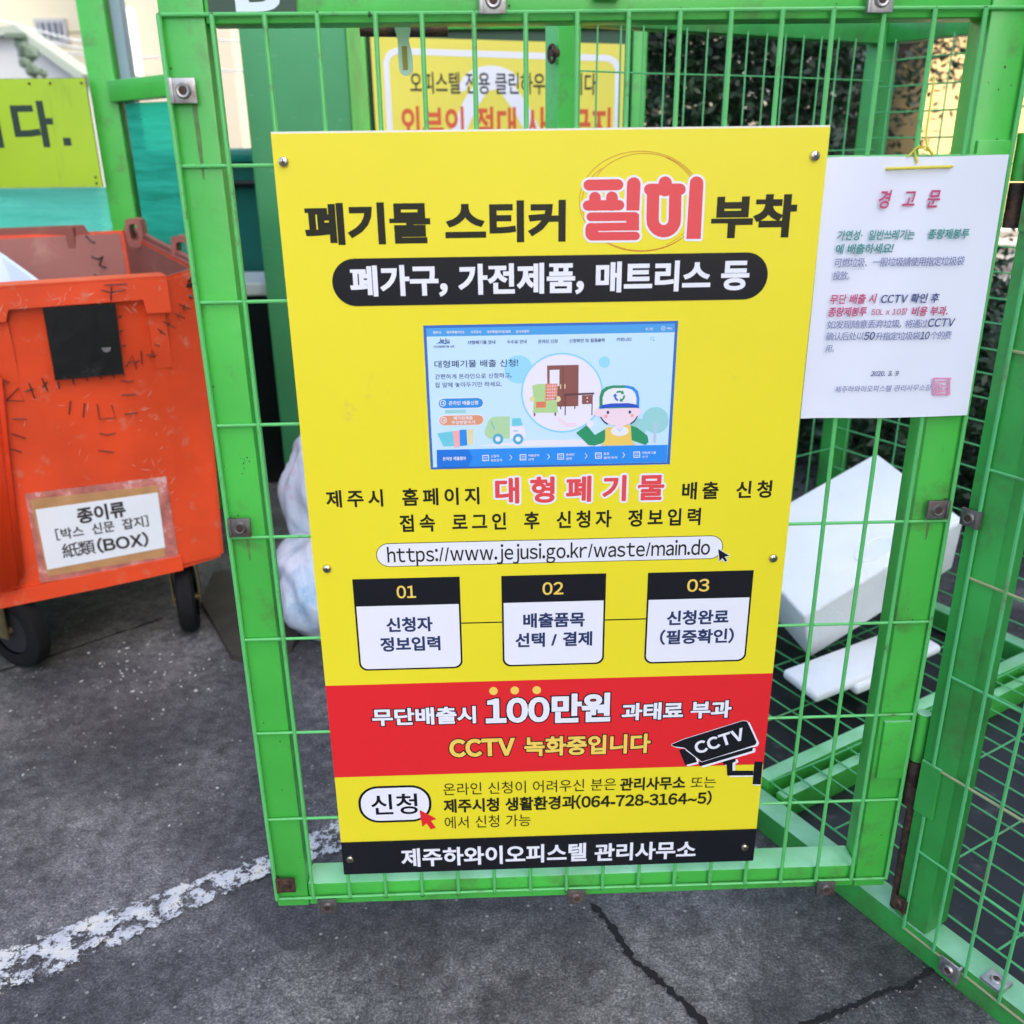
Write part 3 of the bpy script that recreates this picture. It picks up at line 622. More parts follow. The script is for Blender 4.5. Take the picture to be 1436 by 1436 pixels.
    for x, y, a_, b_ in ((357, 786, '신청자', '정보입력'), (560, 782, '배출품목', '선택'), (765, 778, '온라인', '결제'), (970, 773, '필증', '출력/부착'), (1178, 768, '대형폐기물', '수거')):
        f([(x-19, y-16), (x+17, y-17), (x+17, y+16), (x-18, y+17)], 27, 'wt'); f([(x-14, y-12), (x+13, y-12), (x+13, y+12), (x-14, y+12)], 28, 'low'); st([(x-8, y-4), (x+8, y-4)], 3, 29, 'wt'); st([(x-8, y+5), (x+8, y+5)], 3, 29, 'wt')
        tx(a_, x+28, x+28+len(a_)*15, y-10, y-11, 17, 'wt', .01, 28); tx(b_, x+28, x+28+len(b_)*15, y+12, y+11, 17, 'wt', .01, 28)
    for x, y in ((493, 783), (698, 779), (902, 775), (1106, 770)): st([(x-5, y-14), (x+6, y), (x-5, y+14)], 3.5, 27, 'wt')
part('web_page_print', web)
def screw(u, v):
    x, y = P(u, v); c = Vector((BX+x, BY, BZ+y)); g = MB(); N = 16; vs = []; 
    prof = ((.0056, .0), (.0056, .0008), (.0050, .0021), (.0032, .0031), (.0, .0034))
    for rr, d in prof: vs += [c+Vector((rr*math.cos(2*math.pi*k/N), -.0007-d, rr*math.sin(2*math.pi*k/N))) for k in range(N)]
    g.add(vs, [(q*N+k, (q+1)*N+k, (q+1)*N+(k+1) % N, q*N+(k+1) % N) for q in range(4) for k in range(N)])
    o = g.build('screw', M_brass, board, smooth='auto'); a_ = random.uniform(0, 1.5)
    h = MB()
    for t in (a_, a_+math.pi/2): h.box(c+Vector((0, -.0038, 0)), (.0056, .0008, .0013), (math.cos(t), 0, math.sin(t)), (0, 1, 0), (-math.sin(t), 0, math.cos(t))); c = c+Vector((0, -.0001, 0))
    h.build('cross_slot', M_rim, o)
for u, v in ((397.5, 226), (1142.5, 220), (459, 798), (1084, 783), (492, 1205), (1044, 1187)): screw(u, v)

# ================================================================== WHITE NOTICE
M_paper = mat('laminated_paper', (.76, .78, .85), .22, var=.02, vscale=6)
NX0, NZ1, NW, NH = .7035, 1.1175, .2035, .2955; NY = -.0052
notice = thing('paper_notice', (NX0+NW/2, NY, NZ1-NH), 'white laminated warning notice tied to the gate with yellow string', 'notice')
g = MB(); NXn, NZn = 10, 14
vs = []
for j in range(NZn+1):
    for i in range(NXn+1):
        u, v = i/NXn, j/NZn; yy = NY-.0022*math.sin(u*3.1)*(.4+.6*v)-.0035*max(0, v-.85)*6*u*.3-(.0010*math.sin(u*11+v*4))
        vs.append((NX0+NW*u+.002*v, yy, NZ1-NH*v+.0006*math.sin(u*8)))
nn = len(vs); vs2 = vs+[(x, y+.0006, z) for x, y, z in vs]
fs = [(j*(NXn+1)+i, (j+1)*(NXn+1)+i, (j+1)*(NXn+1)+i+1, j*(NXn+1)+i+1) for j in range(NZn) for i in range(NXn)]
fs += [tuple(k+nn for k in f[::-1]) for f in fs]
g.add(vs2, fs); g.build('sheet', M_paper, notice, smooth='auto')
SN = Sheet((NX0, NY-.0046, NZ1), (1, 0, 0), (0, 0, 1), (0, -1, 0))
HN = homog([(1160, 222), (1415, 217), (1356, 583), (1122, 587)], [(0, 0), (NW, 0), (NW, -NH), (0, -NH)])
def PN(x, y):
    q = HN @ np.array([1130+x/3.683, 200+y/3.682, 1.0]); return (q[0]/q[2], q[1]/q[2])
MNp = mat('notice_pink', (.50, .05, .15), .4); MNt = mat('notice_teal', (.03, .25, .22), .4); MNn = mat('notice_navy', (.03, .05, .18), .4); MNg = mat('notice_grey', (.16, .18, .36), .4); MNs = mat('stamp_pink', (.70, .26, .42), .5)
def TN(t, x0, y0, x1, y1, h, wgt, m, **kw):
    a = PN(x0, y0); b2 = PN(x1, y1); g = MB(); kw.setdefault('shear', .12)
    SN.text(g, t, a[0], b2[0], (a[1]+b2[1])/2, h*.000262, wgt, m, 2, **kw); g.build('lettering', None, notice)
TN('경 고 문', 372, 290, 685, 286, 72, .02, MNp, space=.8)
TN('가연성·일반쓰레기는', 162, 472, 556, 472, 40, .022, MNt); TN('종량제봉투', 626, 466, 836, 464, 40, .022, MNt); TN('에 배출하세요!', 152, 545, 446, 540, 40, .022, MNt)
TN('可燃垃圾、一般垃圾請使用指定垃圾袋', 146, 612, 812, 606, 38, .004, MNg, shear=.05); TN('投放。', 138, 680, 225, 680, 36, .004, MNg, shear=.05)
TN('무단 배출 시', 124, 802, 360, 798, 40, .022, MNp); TN('CCTV 확인 후', 386, 798, 684, 796, 40, .02, MNn)
TN('종량제봉투', 116, 866, 312, 866, 40, .022, MNp); TN('50L x 10장', 336, 866, 520, 864, 30, .008, MNp); TN('비용 부과.', 546, 862, 732, 862, 40, .022, MNp)
TN('如发现随意丢弃垃圾,', 110, 930, 490, 930, 36, .002, MNg, shear=.05); TN('将通过', 510, 928, 625, 926, 36, .002, MNg, shear=.05); TN('CCTV', 628, 922, 765, 920, 42, .02, MNn)
TN('确认后处以', 104, 992, 298, 992, 36, .002, MNg, shear=.05); TN('50', 300, 990, 354, 990, 40, .02, MNn); TN('升指定垃圾袋', 358, 992, 588, 990, 36, .002, MNg, shear=.05); TN('10', 590, 988, 636, 988, 40, .02, MNn); TN('个的费', 642, 988, 750, 986, 36, .002, MNg, shear=.05)
TN('用。', 102, 1055, 146, 1055, 34, .002, MNg); TN('2020. 3. 9', 336, 1186, 478, 1184, 26, .015, MNn, space=.5); TN('제주하와이오피스텔 관리사무소장', 152, 1264, 648, 1262, 30, 0, MNg)
g = MB()
for (a_, b2, c_, d_) in ((658, 752, 1208, 1216), (660, 740, 1290, 1300), (656, 668, 1212, 1298), (732, 746, 1212, 1296), (676, 724, 1224, 1232), (676, 688, 1236, 1284), (700, 726, 1246, 1254), (696, 704, 1240, 1284), (712, 726, 1264, 1272), (676, 722, 1276, 1283)):
    SN.poly(g, [PN(a_, d_), PN(b2, d_), PN(b2, c_), PN(a_, c_)], 3+random.random(), MNs)
g.build('red_stamp', None, notice)
M_str = mat('yellow_string', (.72, .62, .06), .6, bump=.3, bscale=400)
g = MB(); a_ = PN(415, 135); b2 = PN(752, 122); Z = lambda p, y: (NX0+p[0], y, NZ1+p[1])
g.tube([Z(a_, NY-.001), Z((a_[0]+.004, a_[1]), NY-.0055), Z((b2[0]-.004, b2[1]), NY-.0055), Z(b2, NY-.001)], .0017, 7); g.build('string', M_str, notice, smooth='auto')
g = MB(); k0 = gy(1290, 212, -.004); kk = (k0.x, -.004, k0.z)
g.tube([(kk[0]-.014, -.006, kk[2]-.006), (kk[0]-.004, -.009, kk[2]+.006), (kk[0]+.006, -.008, kk[2]), (kk[0]+.004, -.004, kk[2]+.02), (kk[0]+.006, -.001, kk[2]+.075)], .0011, 6)
g.tube([(kk[0]+.014, -.006, kk[2]-.004), (kk[0]+.004, -.010, kk[2]+.005), (kk[0]-.008, -.007, kk[2]+.002), (kk[0]-.003, -.008, kk[2]-.012)], .0015, 6); g.build('string', M_str, notice, smooth='auto')

# ================================================================== THE CAGE
O = Vector((.909, .016, 0)); VA = Vector((-.485, .8745, 0)).normalized(); VB = Vector((.8745, .485, 0)).normalized()
def CG(a, b_, z=0.): return O+VA*a+VB*b_+Vector((0, 0, z))
AE, BE, HT = .915, .90, 1.385
cage = thing('mesh_cage', CG(.45, .4), 'green wire mesh waste cage behind the open gate with a raised grid floor', 'cage')
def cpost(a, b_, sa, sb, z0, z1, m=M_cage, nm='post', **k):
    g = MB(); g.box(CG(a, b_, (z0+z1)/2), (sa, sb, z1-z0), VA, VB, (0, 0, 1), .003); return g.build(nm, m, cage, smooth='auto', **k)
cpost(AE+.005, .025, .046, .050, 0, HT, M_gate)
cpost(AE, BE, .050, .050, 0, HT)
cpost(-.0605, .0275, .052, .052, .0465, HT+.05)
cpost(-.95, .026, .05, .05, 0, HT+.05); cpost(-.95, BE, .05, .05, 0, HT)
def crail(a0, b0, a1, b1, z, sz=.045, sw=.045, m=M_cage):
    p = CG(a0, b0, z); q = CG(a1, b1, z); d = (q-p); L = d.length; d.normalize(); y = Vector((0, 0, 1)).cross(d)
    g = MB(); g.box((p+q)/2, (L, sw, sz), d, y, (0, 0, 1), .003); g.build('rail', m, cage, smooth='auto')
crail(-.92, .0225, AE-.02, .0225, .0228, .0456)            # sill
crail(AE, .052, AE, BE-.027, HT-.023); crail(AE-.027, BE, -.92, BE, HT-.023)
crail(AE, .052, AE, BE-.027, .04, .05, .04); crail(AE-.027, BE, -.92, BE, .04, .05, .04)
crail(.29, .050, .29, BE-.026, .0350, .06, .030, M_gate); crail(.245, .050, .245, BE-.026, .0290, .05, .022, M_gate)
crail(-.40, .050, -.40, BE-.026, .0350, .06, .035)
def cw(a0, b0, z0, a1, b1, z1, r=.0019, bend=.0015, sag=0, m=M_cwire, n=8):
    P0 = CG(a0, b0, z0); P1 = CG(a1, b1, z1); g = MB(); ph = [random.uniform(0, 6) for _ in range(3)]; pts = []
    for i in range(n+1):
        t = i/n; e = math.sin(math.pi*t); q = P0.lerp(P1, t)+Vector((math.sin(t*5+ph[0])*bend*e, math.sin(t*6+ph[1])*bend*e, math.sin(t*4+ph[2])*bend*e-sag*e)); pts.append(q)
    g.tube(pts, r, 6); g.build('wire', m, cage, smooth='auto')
g = MB(); g.prism([CG(AE-.03, .05, .002), CG(-.92, .05, .002), CG(-.92, BE-.03, .002), CG(AE-.03, BE-.03, .002)], (0, 0, .004)); g.build('floor_liner', mat('black_floor_liner', (.012, .013, .015), .55, var=.5, vscale=9, bump=.4, bscale=30, dirt=(.10, .10, .10), dirtamt=.30, dscale=18), cage)
# front fixed panel
for i in range(17): a_ = -.054-i*.0511; cw(a_, -.002, .034, a_, -.002, 1.32, .0026, .0012)
for j in range(9): z = .034+j*HR; cw(-.052, -.0005, z, -.93, -.0005, z, .0021, .0015, m=(M_cwire if j % 2 else mat('bare_wire_paint', (.30, .34, .16), .5)))
clamp(CG(-.044, -.003, .695), M_darkzinc, cage, X=VA, n=-VB, s=.024)
clamp(CG(-.042, -.003, .075), M_rust, cage, X=VA, n=-VB, s=.024)
clamp(CG(-.135, -.003, .030), M_zinc, cage, X=VA, n=-VB, s=.03)
clamp(CG(-.19, .014, .0455), M_zinc, cage, X=VA, n=(0, 0, 1), s=.030)
for z_ in (.285, 1.08):
    g = MB(); g.box(CG(-.052, -.0015, z_), (.030, .005, .085), VA, VB, (0, 0, 1), .001); g.build('hinge_plate', M_cage, cage)
g = MB(); g.tube([CG(-.026, .012, .047), CG(-.026, .011, .27)], .0075, 10); g.build('drop_rod', M_rust, cage, smooth='auto')
# end wall (behind the board): cells upright
for i in range(1, 15): b_ = .026+i*.0536; cw(AE-.028, b_, .05, AE-.028, b_, HT-.04)
for j in range(9): z = .10+j*HR; cw(AE-.0265, .03, z, AE-.0265, BE-.02, z, .0017)
# back wall: cells lying
for j in range(24): z = .07+j*.0536; cw(AE-.02, BE-.030, z, -.93, BE-.030, z, .0018, .002, n=14)
for i in range(12): a_ = AE-.06-i*HR; cw(a_, BE-.0315, .05, a_, BE-.0315, HT-.04, .0018)
# raised floor grid, sagging
for i in range(16):
    b_ = .055+i*.0500; cw(AE-.04, b_, .071, -.93, b_, .071, .0018, .002, .012, n=16)
for i in range(13):
    a_ = AE-.07-i*HR; cw(a_, .04, .0745, a_, BE-.03, .0745, .0018, .002, .010, n=12)
# lock ring on the front post
g = MB(); c_ = CG(AE-.02, -.004, 0); c_.z = gy(752, 75, c_.y).z
pts = [c_+VA*(.012+.011*math.cos(t))+Vector((0, 0, .014*math.sin(t)))-VB*.004 for t in np.linspace(0, 2*math.pi, 17)]
g.tube(pts, .0035, 8, cap=False); g.build('lock_ring', M_rust, cage, smooth='auto')
g = MB(); g.tube([c_+VA*-.004-VB*.001, c_+VA*-.004-VB*.016], .007, 10); g.build('lock_stud', M_rust, cage, smooth='auto')

# ================================================================== POLYSTYRENE BOX AND LID
M_foam = mat('polystyrene', (.86, .88, .88), .55, bump=.5, bscale=180, dirt=(.45, .44, .40), dirtamt=.10, dscale=7, var=.03, vscale=10)
def slab(name, top4, h, taper, m, label, cat, bev=.008):
    bm = bmesh.new(); t = [bm.verts.new(p) for p in top4]; c_ = sum((Vector(p) for p in top4), Vector())/4
    dn = (Vector(top4[1])-Vector(top4[0])).cross(Vector(top4[3])-Vector(top4[0])).normalized()
    if dn.z > 0: dn = -dn
    bo = [bm.verts.new(c_+(Vector(p)-c_)*taper+dn*h) for p in top4]
    bm.faces.new(t); bm.faces.new(bo[::-1])
    for i in range(4): bm.faces.new((t[i], bo[i], bo[(i+1) % 4], t[(i+1) % 4]))
    bmesh.ops.recalc_face_normals(bm, faces=bm.faces); bmesh.ops.bevel(bm, geom=list(bm.edges), offset=bev, segments=3, profile=.5, affect='EDGES')
    g = MB(); bm.verts.index_update(); g.add([v.co for v in bm.verts], [tuple(v.index for v in f.verts) for f in bm.faces]); bm.free(); return g
f0, b0, r0 = gz(1128, 866, .22), gz(1229, 634, .42), gz(1353, 728, .36); l0 = f0+b0-r0
fb = MB(); top = [f0, r0, b0, l0]
g = slab('', top, .145, .93, M_foam, '', ''); fo = thing('polystyrene_box', ((f0+b0)/2).to_tuple()[:2]+(.09,), 'large white polystyrene box leaning upside down inside the cage', 'foam box')
g.build('box_body', M_foam, fo, smooth='auto')
def raise_oval(g, c, X, Y, rx, ry, z, h):
    N = 28; c = Vector(c); vs = []
    for rr, dz in ((1.0, 0), (.97, h), (.80, h), (.76, h*.3)): vs += [c+X*rx*rr*math.cos(2*math.pi*k/N)+Y*ry*rr*math.sin(2*math.pi*k/N)+X.cross(Y).normalized()*dz for k in range(N)]
    g.add(vs, [(q*N+k, q*N+(k+1) % N, (q+1)*N+(k+1) % N, (q+1)*N+k) for q in range(3) for k in range(N)]+[tuple(3*N+k for k in range(N))])
X_ = (r0-f0).normalized(); Y_ = (b0-r0).normalized(); N_z = X_.cross(Y_).normalized(); g = MB(); raise_oval(g, f0*.46+r0*.54+Y_*.060+N_z*.0005, X_, Y_, .060, .030, 0, .002); g.build('moulded_boss', M_foam, fo, smooth='auto')
zl = .115; l1, f1, r1 = gz(1097, 938, zl), gz(1146, 975, zl), gz(1322, 905, zl)
lid = thing('polystyrene_slab', (f1.x, f1.y, .08), 'white polystyrene lid lying on the cage floor before the box', 'foam lid')
bk = l1+(r1-f1)
g = slab('', [f1, r1, bk, l1], .022, 1.0, M_foam, '', '', .009); g.build('slab_plate', M_foam, lid, smooth='auto')
c_ = (f1+r1)/2; d_ = (r1-f1); n_ = (l1-f1)
g = slab('', [f1+d_*.28+n_*-.10+Vector((0, 0, -.010)), f1+d_*.56+n_*-.10+Vector((0, 0, -.010)), f1+d_*.56+n_*.4+Vector((0, 0, -.010)), f1+d_*.28+n_*.4+Vector((0, 0, -.010))], .022, 1.0, M_foam, '', '', .008); g.build('slab_tab', M_foam, lid, smooth='auto')

# ================================================================== ORANGE CART
M_or = mat('orange_plastic', (.66, .062, .014), .48, spec=.3, var=.20, vscale=4, bump=.3, bscale=25, dirt=(.50, .20, .13), dirtamt=.28, dscale=22)
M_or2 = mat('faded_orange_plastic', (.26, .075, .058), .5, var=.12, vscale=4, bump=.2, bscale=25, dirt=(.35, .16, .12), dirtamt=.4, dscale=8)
M_orb = mat('fresh_orange_plastic', (.82, .05, .006), .35, bump=.4, bscale=14, dirt=(.75, .35, .25), dirtamt=.15, dscale=9)
M_tyre = mat('tyre_rubber', (.005, .005, .006), .8, spec=.25, var=.3, vscale=20, bump=.3, bscale=60)
th = R(24.4); DD = Vector((math.cos(th), math.sin(th), 0)); DN = Vector((math.sin(th), -math.cos(th), 0)); D0 = Vector((-.422, 1.013, 0))+DN*.02
cart = thing('waste_cart', D0-DD*.22-DN*.4, 'orange wheeled paper waste cart with a black patch and taped label', 'waste cart')
def CP(s, q, z): return D0+DD*s-DN*q+Vector((0, 0, z))       # s along the front, q back from it
DB = Vector((-.5, .866, 0))
PR = [CP(-.53, 0, 0), CP(.05, 0, 0), Vector((-.324, 1.13, 0)), Vector((-.74, 1.85, 0)), Vector((-1.30, 1.60, 0)), CP(-.60, .12, 0)]
PBt = [CP(-.43, .0, 0), CP(-.005, 0, 0), gz(315, 784, .20).xyz*1.0, Vector((-.66, 1.72, 0)), Vector((-1.12, 1.50, 0)), CP(-.50, .10, 0)]
PBt[2].z = 0
zr = [.877, .877, .885, .915, .915, .89]; zb = [.19, .192, .205, .21, .21, .2]
def shell():
    g = MB(); N = 6; c_ = sum((p for p in PR), Vector())/N
    rings_ = []
    for t in (0, .35, .7, .9, 1.0):
        rings_.append([Vector((*(PBt[i].lerp(PR[i], t)).to_tuple()[:2], zb[i]+(zr[i]-zb[i])*t)) for i in range(N)])
    inn = []
    for t in (1.0, .5, .04):
        inn.append([Vector((*((PBt[i].lerp(PR[i], t)-c_)*(.975 if t > .9 else .93)+c_).to_tuple()[:2], zb[i]+.02+(zr[i]-zb[i]-.02)*t)) for i in range(N)])
    al = rings_+inn; vs = [p for r in al for p in r]; fs = []
    for q in range(len(al)-1):
        for k in range(N):
            if q >= 4 and False: continue
            fs.append((q*N+k, q*N+(k+1) % N, (q+1)*N+(k+1) % N, (q+1)*N+k))
    fs.append(tuple(range(N))[::-1]); fs.append(tuple((len(al)-1)*N+k for k in range(N)))
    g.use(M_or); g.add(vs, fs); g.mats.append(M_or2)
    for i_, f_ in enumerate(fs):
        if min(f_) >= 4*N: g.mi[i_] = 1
    return g
# the back wall and left wall as the shell; the notch in the back corner is cut by building the rim with a gap
g = shell(); body = g.build('body', None, cart)
bmm = bmesh.new(); bmm.from_mesh(body.data); bmesh.ops.recalc_face_normals(bmm, faces=bmm.faces); bmesh.ops.bevel(bmm, geom=[e for e in bmm.edges if len(e.link_faces) == 2 and e.calc_face_angle() > .35], offset=.008, segments=2, affect='EDGES')
bmm.to_mesh(body.data); bmm.free(); body.data.polygons.foreach_set('use_smooth', [True]*len(body.data.polygons)); body.data.set_sharp_from_angle(angle=R(40))
# inner faded lining walls above the rim line: back and right wall uprights with a V notch at the back corner
def wallplate(pts, d, nm='wall_panel', m=M_or2):
    g = MB(); g.prism(pts, d); return g.build(nm, m, cart)
bR, bL, fR = Vector((-.74, 1.85, 0)), Vector((-1.30, 1.60, 0)), Vector((-.324, 1.13, 0))
e1 = (bL-bR).normalized(); e2 = (fR-bR).normalized()
zz = lambda p, z: Vector((p.x, p.y, z))
p1 = bR+e1*.055; 
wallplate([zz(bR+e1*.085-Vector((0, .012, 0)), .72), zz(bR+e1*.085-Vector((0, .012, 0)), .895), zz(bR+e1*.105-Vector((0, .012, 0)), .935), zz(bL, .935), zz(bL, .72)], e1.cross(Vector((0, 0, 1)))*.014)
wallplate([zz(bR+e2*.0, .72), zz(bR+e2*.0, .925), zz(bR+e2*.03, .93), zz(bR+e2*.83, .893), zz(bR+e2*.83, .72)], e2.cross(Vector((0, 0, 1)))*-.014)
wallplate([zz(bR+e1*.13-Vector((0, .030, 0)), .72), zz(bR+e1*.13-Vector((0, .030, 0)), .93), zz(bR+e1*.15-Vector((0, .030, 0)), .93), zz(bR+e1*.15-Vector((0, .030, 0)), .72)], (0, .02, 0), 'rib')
# front lip with the stepped recess
g = MB(); g.prism([CP(-.53, -.024, .879), CP(.052, -.024, .879), CP(.052, -.024, .805), CP(0.002, -.024, .806), CP(-.002, -.024, .836), CP(-.262, -.024, .836), CP(-.270, -.024, .812), CP(-.53, -.024, .812)][::-1], -DN*.018)
g.prism([CP(-.53, -.024, .8795), CP(.052, -.024, .8795), CP(.048, .045, .8795), CP(-.50, .045, .8795)], (0, 0, .004)); lipo = g.build('rim_lip', M_or, cart)
for s0, s1 in ((-.52, -.268), (0.004, .040)):
    g = MB(); a_, b_ = s0, s1
    vs = [CP(a_, -.012, .81), CP(b_, -.012, .81), CP(b_, -.001, .68), CP(a_, -.001, .68), CP(a_, .004, .81), CP(b_, .004, .81), CP(b_, .004, .68), CP(a_, .004, .68)]
    g.add(vs, [(0, 3, 2, 1), (0, 1, 5, 4), (1, 2, 6, 5), (0, 4, 7, 3), (2, 3, 7, 6)]); g.build('raised_panel', M_or, cart)
def fp(u, v, off=.004):
    # point on the leaning front face
    q = gp(u, v, D0, DN)
    return q+DN*off
g = MB(); pt = [fp(59, 429, .026), fp(160, 423, .026), fp(173, 522, .016), fp(77, 531, .016)]
g.prism(pt[::-1], DN*.003); o = g.build('rubber_patch', mat('black_rubber_sheet', (.004, .004, .0045), .30, bump=.5, bscale=18, dirt=(.06, .06, .07), dirtamt=.3, dscale=12), cart)
c_ = fp(147, 480, .023); g = MB(); g.ngon([c_+DD*.013*math.cos(t)*(1+.2*math.sin(3*t))+Vector((0, 0, .018*math.sin(t))) for t in np.linspace(0, 6.1, 14)]); g.build('grey_smudge', mat('grey_smudge', (.13, .12, .13), .6), o)
# hand drawn stitches
M_mark = mat('marker_black', (.015, .012, .012), .5)
X4 = lambda x, y: (x/3.59, 300+y/3.59)
lines = [[(520, 350), (635, 345)], [(555, 355), (553, 432)], [(505, 375), (550, 388), (560, 385), (625, 375)], [(900, 455), (958, 478)], [(930, 455), (925, 485)], [(875, 500), (930, 526)], [(905, 500), (895, 520)], [(820, 540), (882, 574)], [(855, 545), (842, 565)], [(795, 580), (832, 608)], [(815, 585), (806, 604)], [(778, 655), (803, 668)],
         [(595, 520), (612, 512)], [(600, 592), (622, 585)], [(612, 665), (632, 660)], [(710, 690), (716, 758)], [(680, 750), (700, 735)], [(635, 770), (665, 712), (686, 778)], [(640, 748), (668, 745)], [(735, 712), (765, 705)], [(765, 690), (778, 722)], [(755, 722), (790, 712)],
         [(30, 940), (92, 875), (122, 942), (30, 940)], [(145, 850), (175, 930)], [(125, 895), (172, 878)], [(210, 825), (240, 893)], [(215, 870), (238, 845)], [(290, 840), (298, 880)], [(365, 830), (370, 858)], [(435, 815), (438, 840)], [(505, 805), (508, 832)], [(570, 800), (573, 828)], [(622, 798), (625, 815)],
         [(355, 940), (347, 1008)], [(426, 952), (418, 1022)], [(490, 958), (500, 1032), (580, 1026), (562, 962)], [(628, 1008), (695, 1000)], [(610, 912), (686, 908)], [(608, 838), (650, 845), (672, 838)], [(500, 1105), (540, 1112), (582, 1103)], [(495, 1190), (575, 1200)], [(65, 1032), (135, 1032)], [(60, 1105), (130, 1130)], [(50, 1180), (108, 1200)], [(0, 830), (48, 845), (0, 850)]]
for L in lines:
    g = MB(); pts = []
    for x, y in L:
        u, v = X4(x, y); right = u > 216; top_ = v < 436
        q = fp(u, v, .0265 if (top_ and not right) else (.0015 if not right else 0))
        if right:
            q = gp(u, v, CP(.052, 0, 0), (CP(.052, 0, 0)-Vector((-.324, 1.13, 0))).cross(Vector((0, 0, 1))).normalized()); q = q+(Vector(CAM)-q).normalized()*.006
        else: q = q+(Vector(CAM)-q).normalized()*.004
        pts.append(q)
    g.tube(pts, .0013, 5); g.build('drawn_mark', M_mark, cart)
# scuffs along edges and front
M_scuff = mat('pale_scuff', (.62, .30, .24), .6); g = MB()
for k in range(150):
    z_ = random.uniform(.22, .66) if k < 90 else random.uniform(.81, .872); s_ = random.uniform(-.40, -.01) if k < 90 else random.uniform(-.45, .045)
    if k >= 60 and k < 90: s_ = random.gauss(-.02, .012)
    t_ = (z_-.19)/.687; off = .0012 if k < 90 else .0245
    a_ = random.gauss(.5, .9); L_ = random.uniform(.003, .016); p_ = CP(s_*(1) , -off, z_)
    d_ = DD*math.cos(a_)+Vector((0, 0, math.sin(a_))); n_ = DD*-math.sin(a_)+Vector((0, 0, math.cos(a_))); w_ = random.uniform(.0003, .0009)
    g.ngon([p_-d_*L_, p_-n_*w_, p_+d_*L_, p_+n_*w_*.6])
g.build('scuff', M_scuff, cart, kind='stuff')
# taped label
S5 = lambda x, y: (x/3.59, 650+y/3.59)
M_lab = mat('label_paper', (.72, .75, .78), .35, var=.03, vscale=10); M_tape = mat('brown_tape', (.45, .24, .10), .3, var=.15, vscale=30); M_clr = mat('crinkled_clear_tape', (.48, .16, .13), .18, var=.3, vscale=30, bump=1.0, bscale=60, dirt=(.75, .68, .68), dirtamt=.35, dscale=30)
def lq(pts, off, m, nm, par=None):
    g = MB(); g.prism([fp(*S5(*p), off) for p in pts][::-1], DN*.0008); return g.build(nm, m, par or cart)
lab = lq([(125, 150), (835, 62), (900, 480), (205, 600)], .0030, M_clr, 'clear_tape')
lq([(150, 178), (795, 108), (832, 462), (240, 565)], .0042, M_tape, 'brown_tape', lab)
lp = lq([(178, 228), (792, 142), (830, 418), (238, 530)], .0055, M_lab, 'label_sheet', lab)
la, lb = fp(*S5(178, 228), .0064), fp(*S5(792, 142), .0064); lc, ld = fp(*S5(830, 418), .0064), fp(*S5(238, 530), .0064)
HL = homog([S5(178, 228), S5(792, 142), S5(830, 418), S5(238, 530)], [(0, 0), (1, 0), (1, 1), (0, 1)])
Xl = ((lb-la)+(lc-ld)).normalized(); Yl = Vector((0, 0, 1))
SL = Sheet(la, DD, (0, 0, 1), DN)
def TL(t, x0, x1, yl, yr, h, wgt, **kw):
    a_ = fp(*S5(x0, yl), .0064)-la; b2 = fp(*S5(x1, yr), .0064)-la; g = MB()
    xa, xb = a_.dot(DD), b2.dot(DD); SL.text(g, t, xa, xb, (a_.z+b2.z)/2, h, wgt, M_mark, 2, slope=(b2.z-a_.z)/(xb-xa), **kw); g.build('lettering', None, lab)
TL('종이류', 387, 630, 262, 222, .036, .036); TL('[박스 신문 잡지]', 280, 745, 355, 283, .026, .024, space=.6); TL('紙類', 312, 478, 438, 412, .034, .013); TL('(BOX)', 488, 745, 411, 375, .034, .034)
# bright corner guard at the left
g = MB(); pts = [fp(-70, 500, .03), fp(2, 520, .03), fp(14, 640, .035), fp(34, 810, .04), fp(10, 826, .04), fp(-70, 830, .03)]
g.prism(pts[::-1], -DN*.035); o = g.build('corner_guard', M_orb, cart)
bmm = bmesh.new(); bmm.from_mesh(o.data); bmesh.ops.bevel(bmm, geom=list(bmm.edges), offset=.012, segments=3, affect='EDGES'); bmm.to_mesh(o.data); bmm.free(); o.data.polygons.foreach_set('use_smooth', [True]*len(o.data.polygons))
# base skirt
g = MB(); g.prism([CP(-.47, -.008, .215), CP(-.004, -.008, .225), CP(-.004, -.008, .188), CP(-.18, -.008, .182), CP(-.47, -.008, .178)][::-1], -DN*.05); g.build('base_skirt', M_or, cart)
# lid hinge sockets on the right wall
for u, v, w_, h_ in ((187, 322, 25, 34), (254, 348, 22, 34)):
    yy = 1.62 if u < 200 else 1.32
    c_ = gy(u, v, yy); rr = .020 if u < 200 else .022
    g = MB(); N_ = 16; vs = []
    for (kx_, kz_) in ((1, 1), (.50, .55)):
        for t in range(N_):
            a_ = 2*math.pi*t/N_; ca, sa = math.cos(a_), math.sin(a_); q_ = max(abs(ca), abs(sa))**.55
            for yy_ in (0, .045): vs.append(c_+Vector((rr*1.15*kx_*ca/q_, yy_*1.0, (.034 if sa > 0 else .045)*kz_*sa/q_-.004)))
    M2 = 2*N_
    for t in range(N_):
        u_ = (t+1) % N_
        g.f += []; 
    fs_ = []
    for t in range(N_):
        u_ = (t+1) % N_
        fs_ += [(2*t, 2*u_, M2+2*u_, M2+2*t), (2*t+1, M2+2*t+1, M2+2*u_+1, 2*u_+1), (2*t, 2*t+1, 2*u_+1, 2*u_), (M2+2*t, M2+2*u_, M2+2*u_+1, M2+2*t+1)]
    g.add(vs, fs_)
    g.build('hinge_socket', M_or2, cart, smooth='auto')
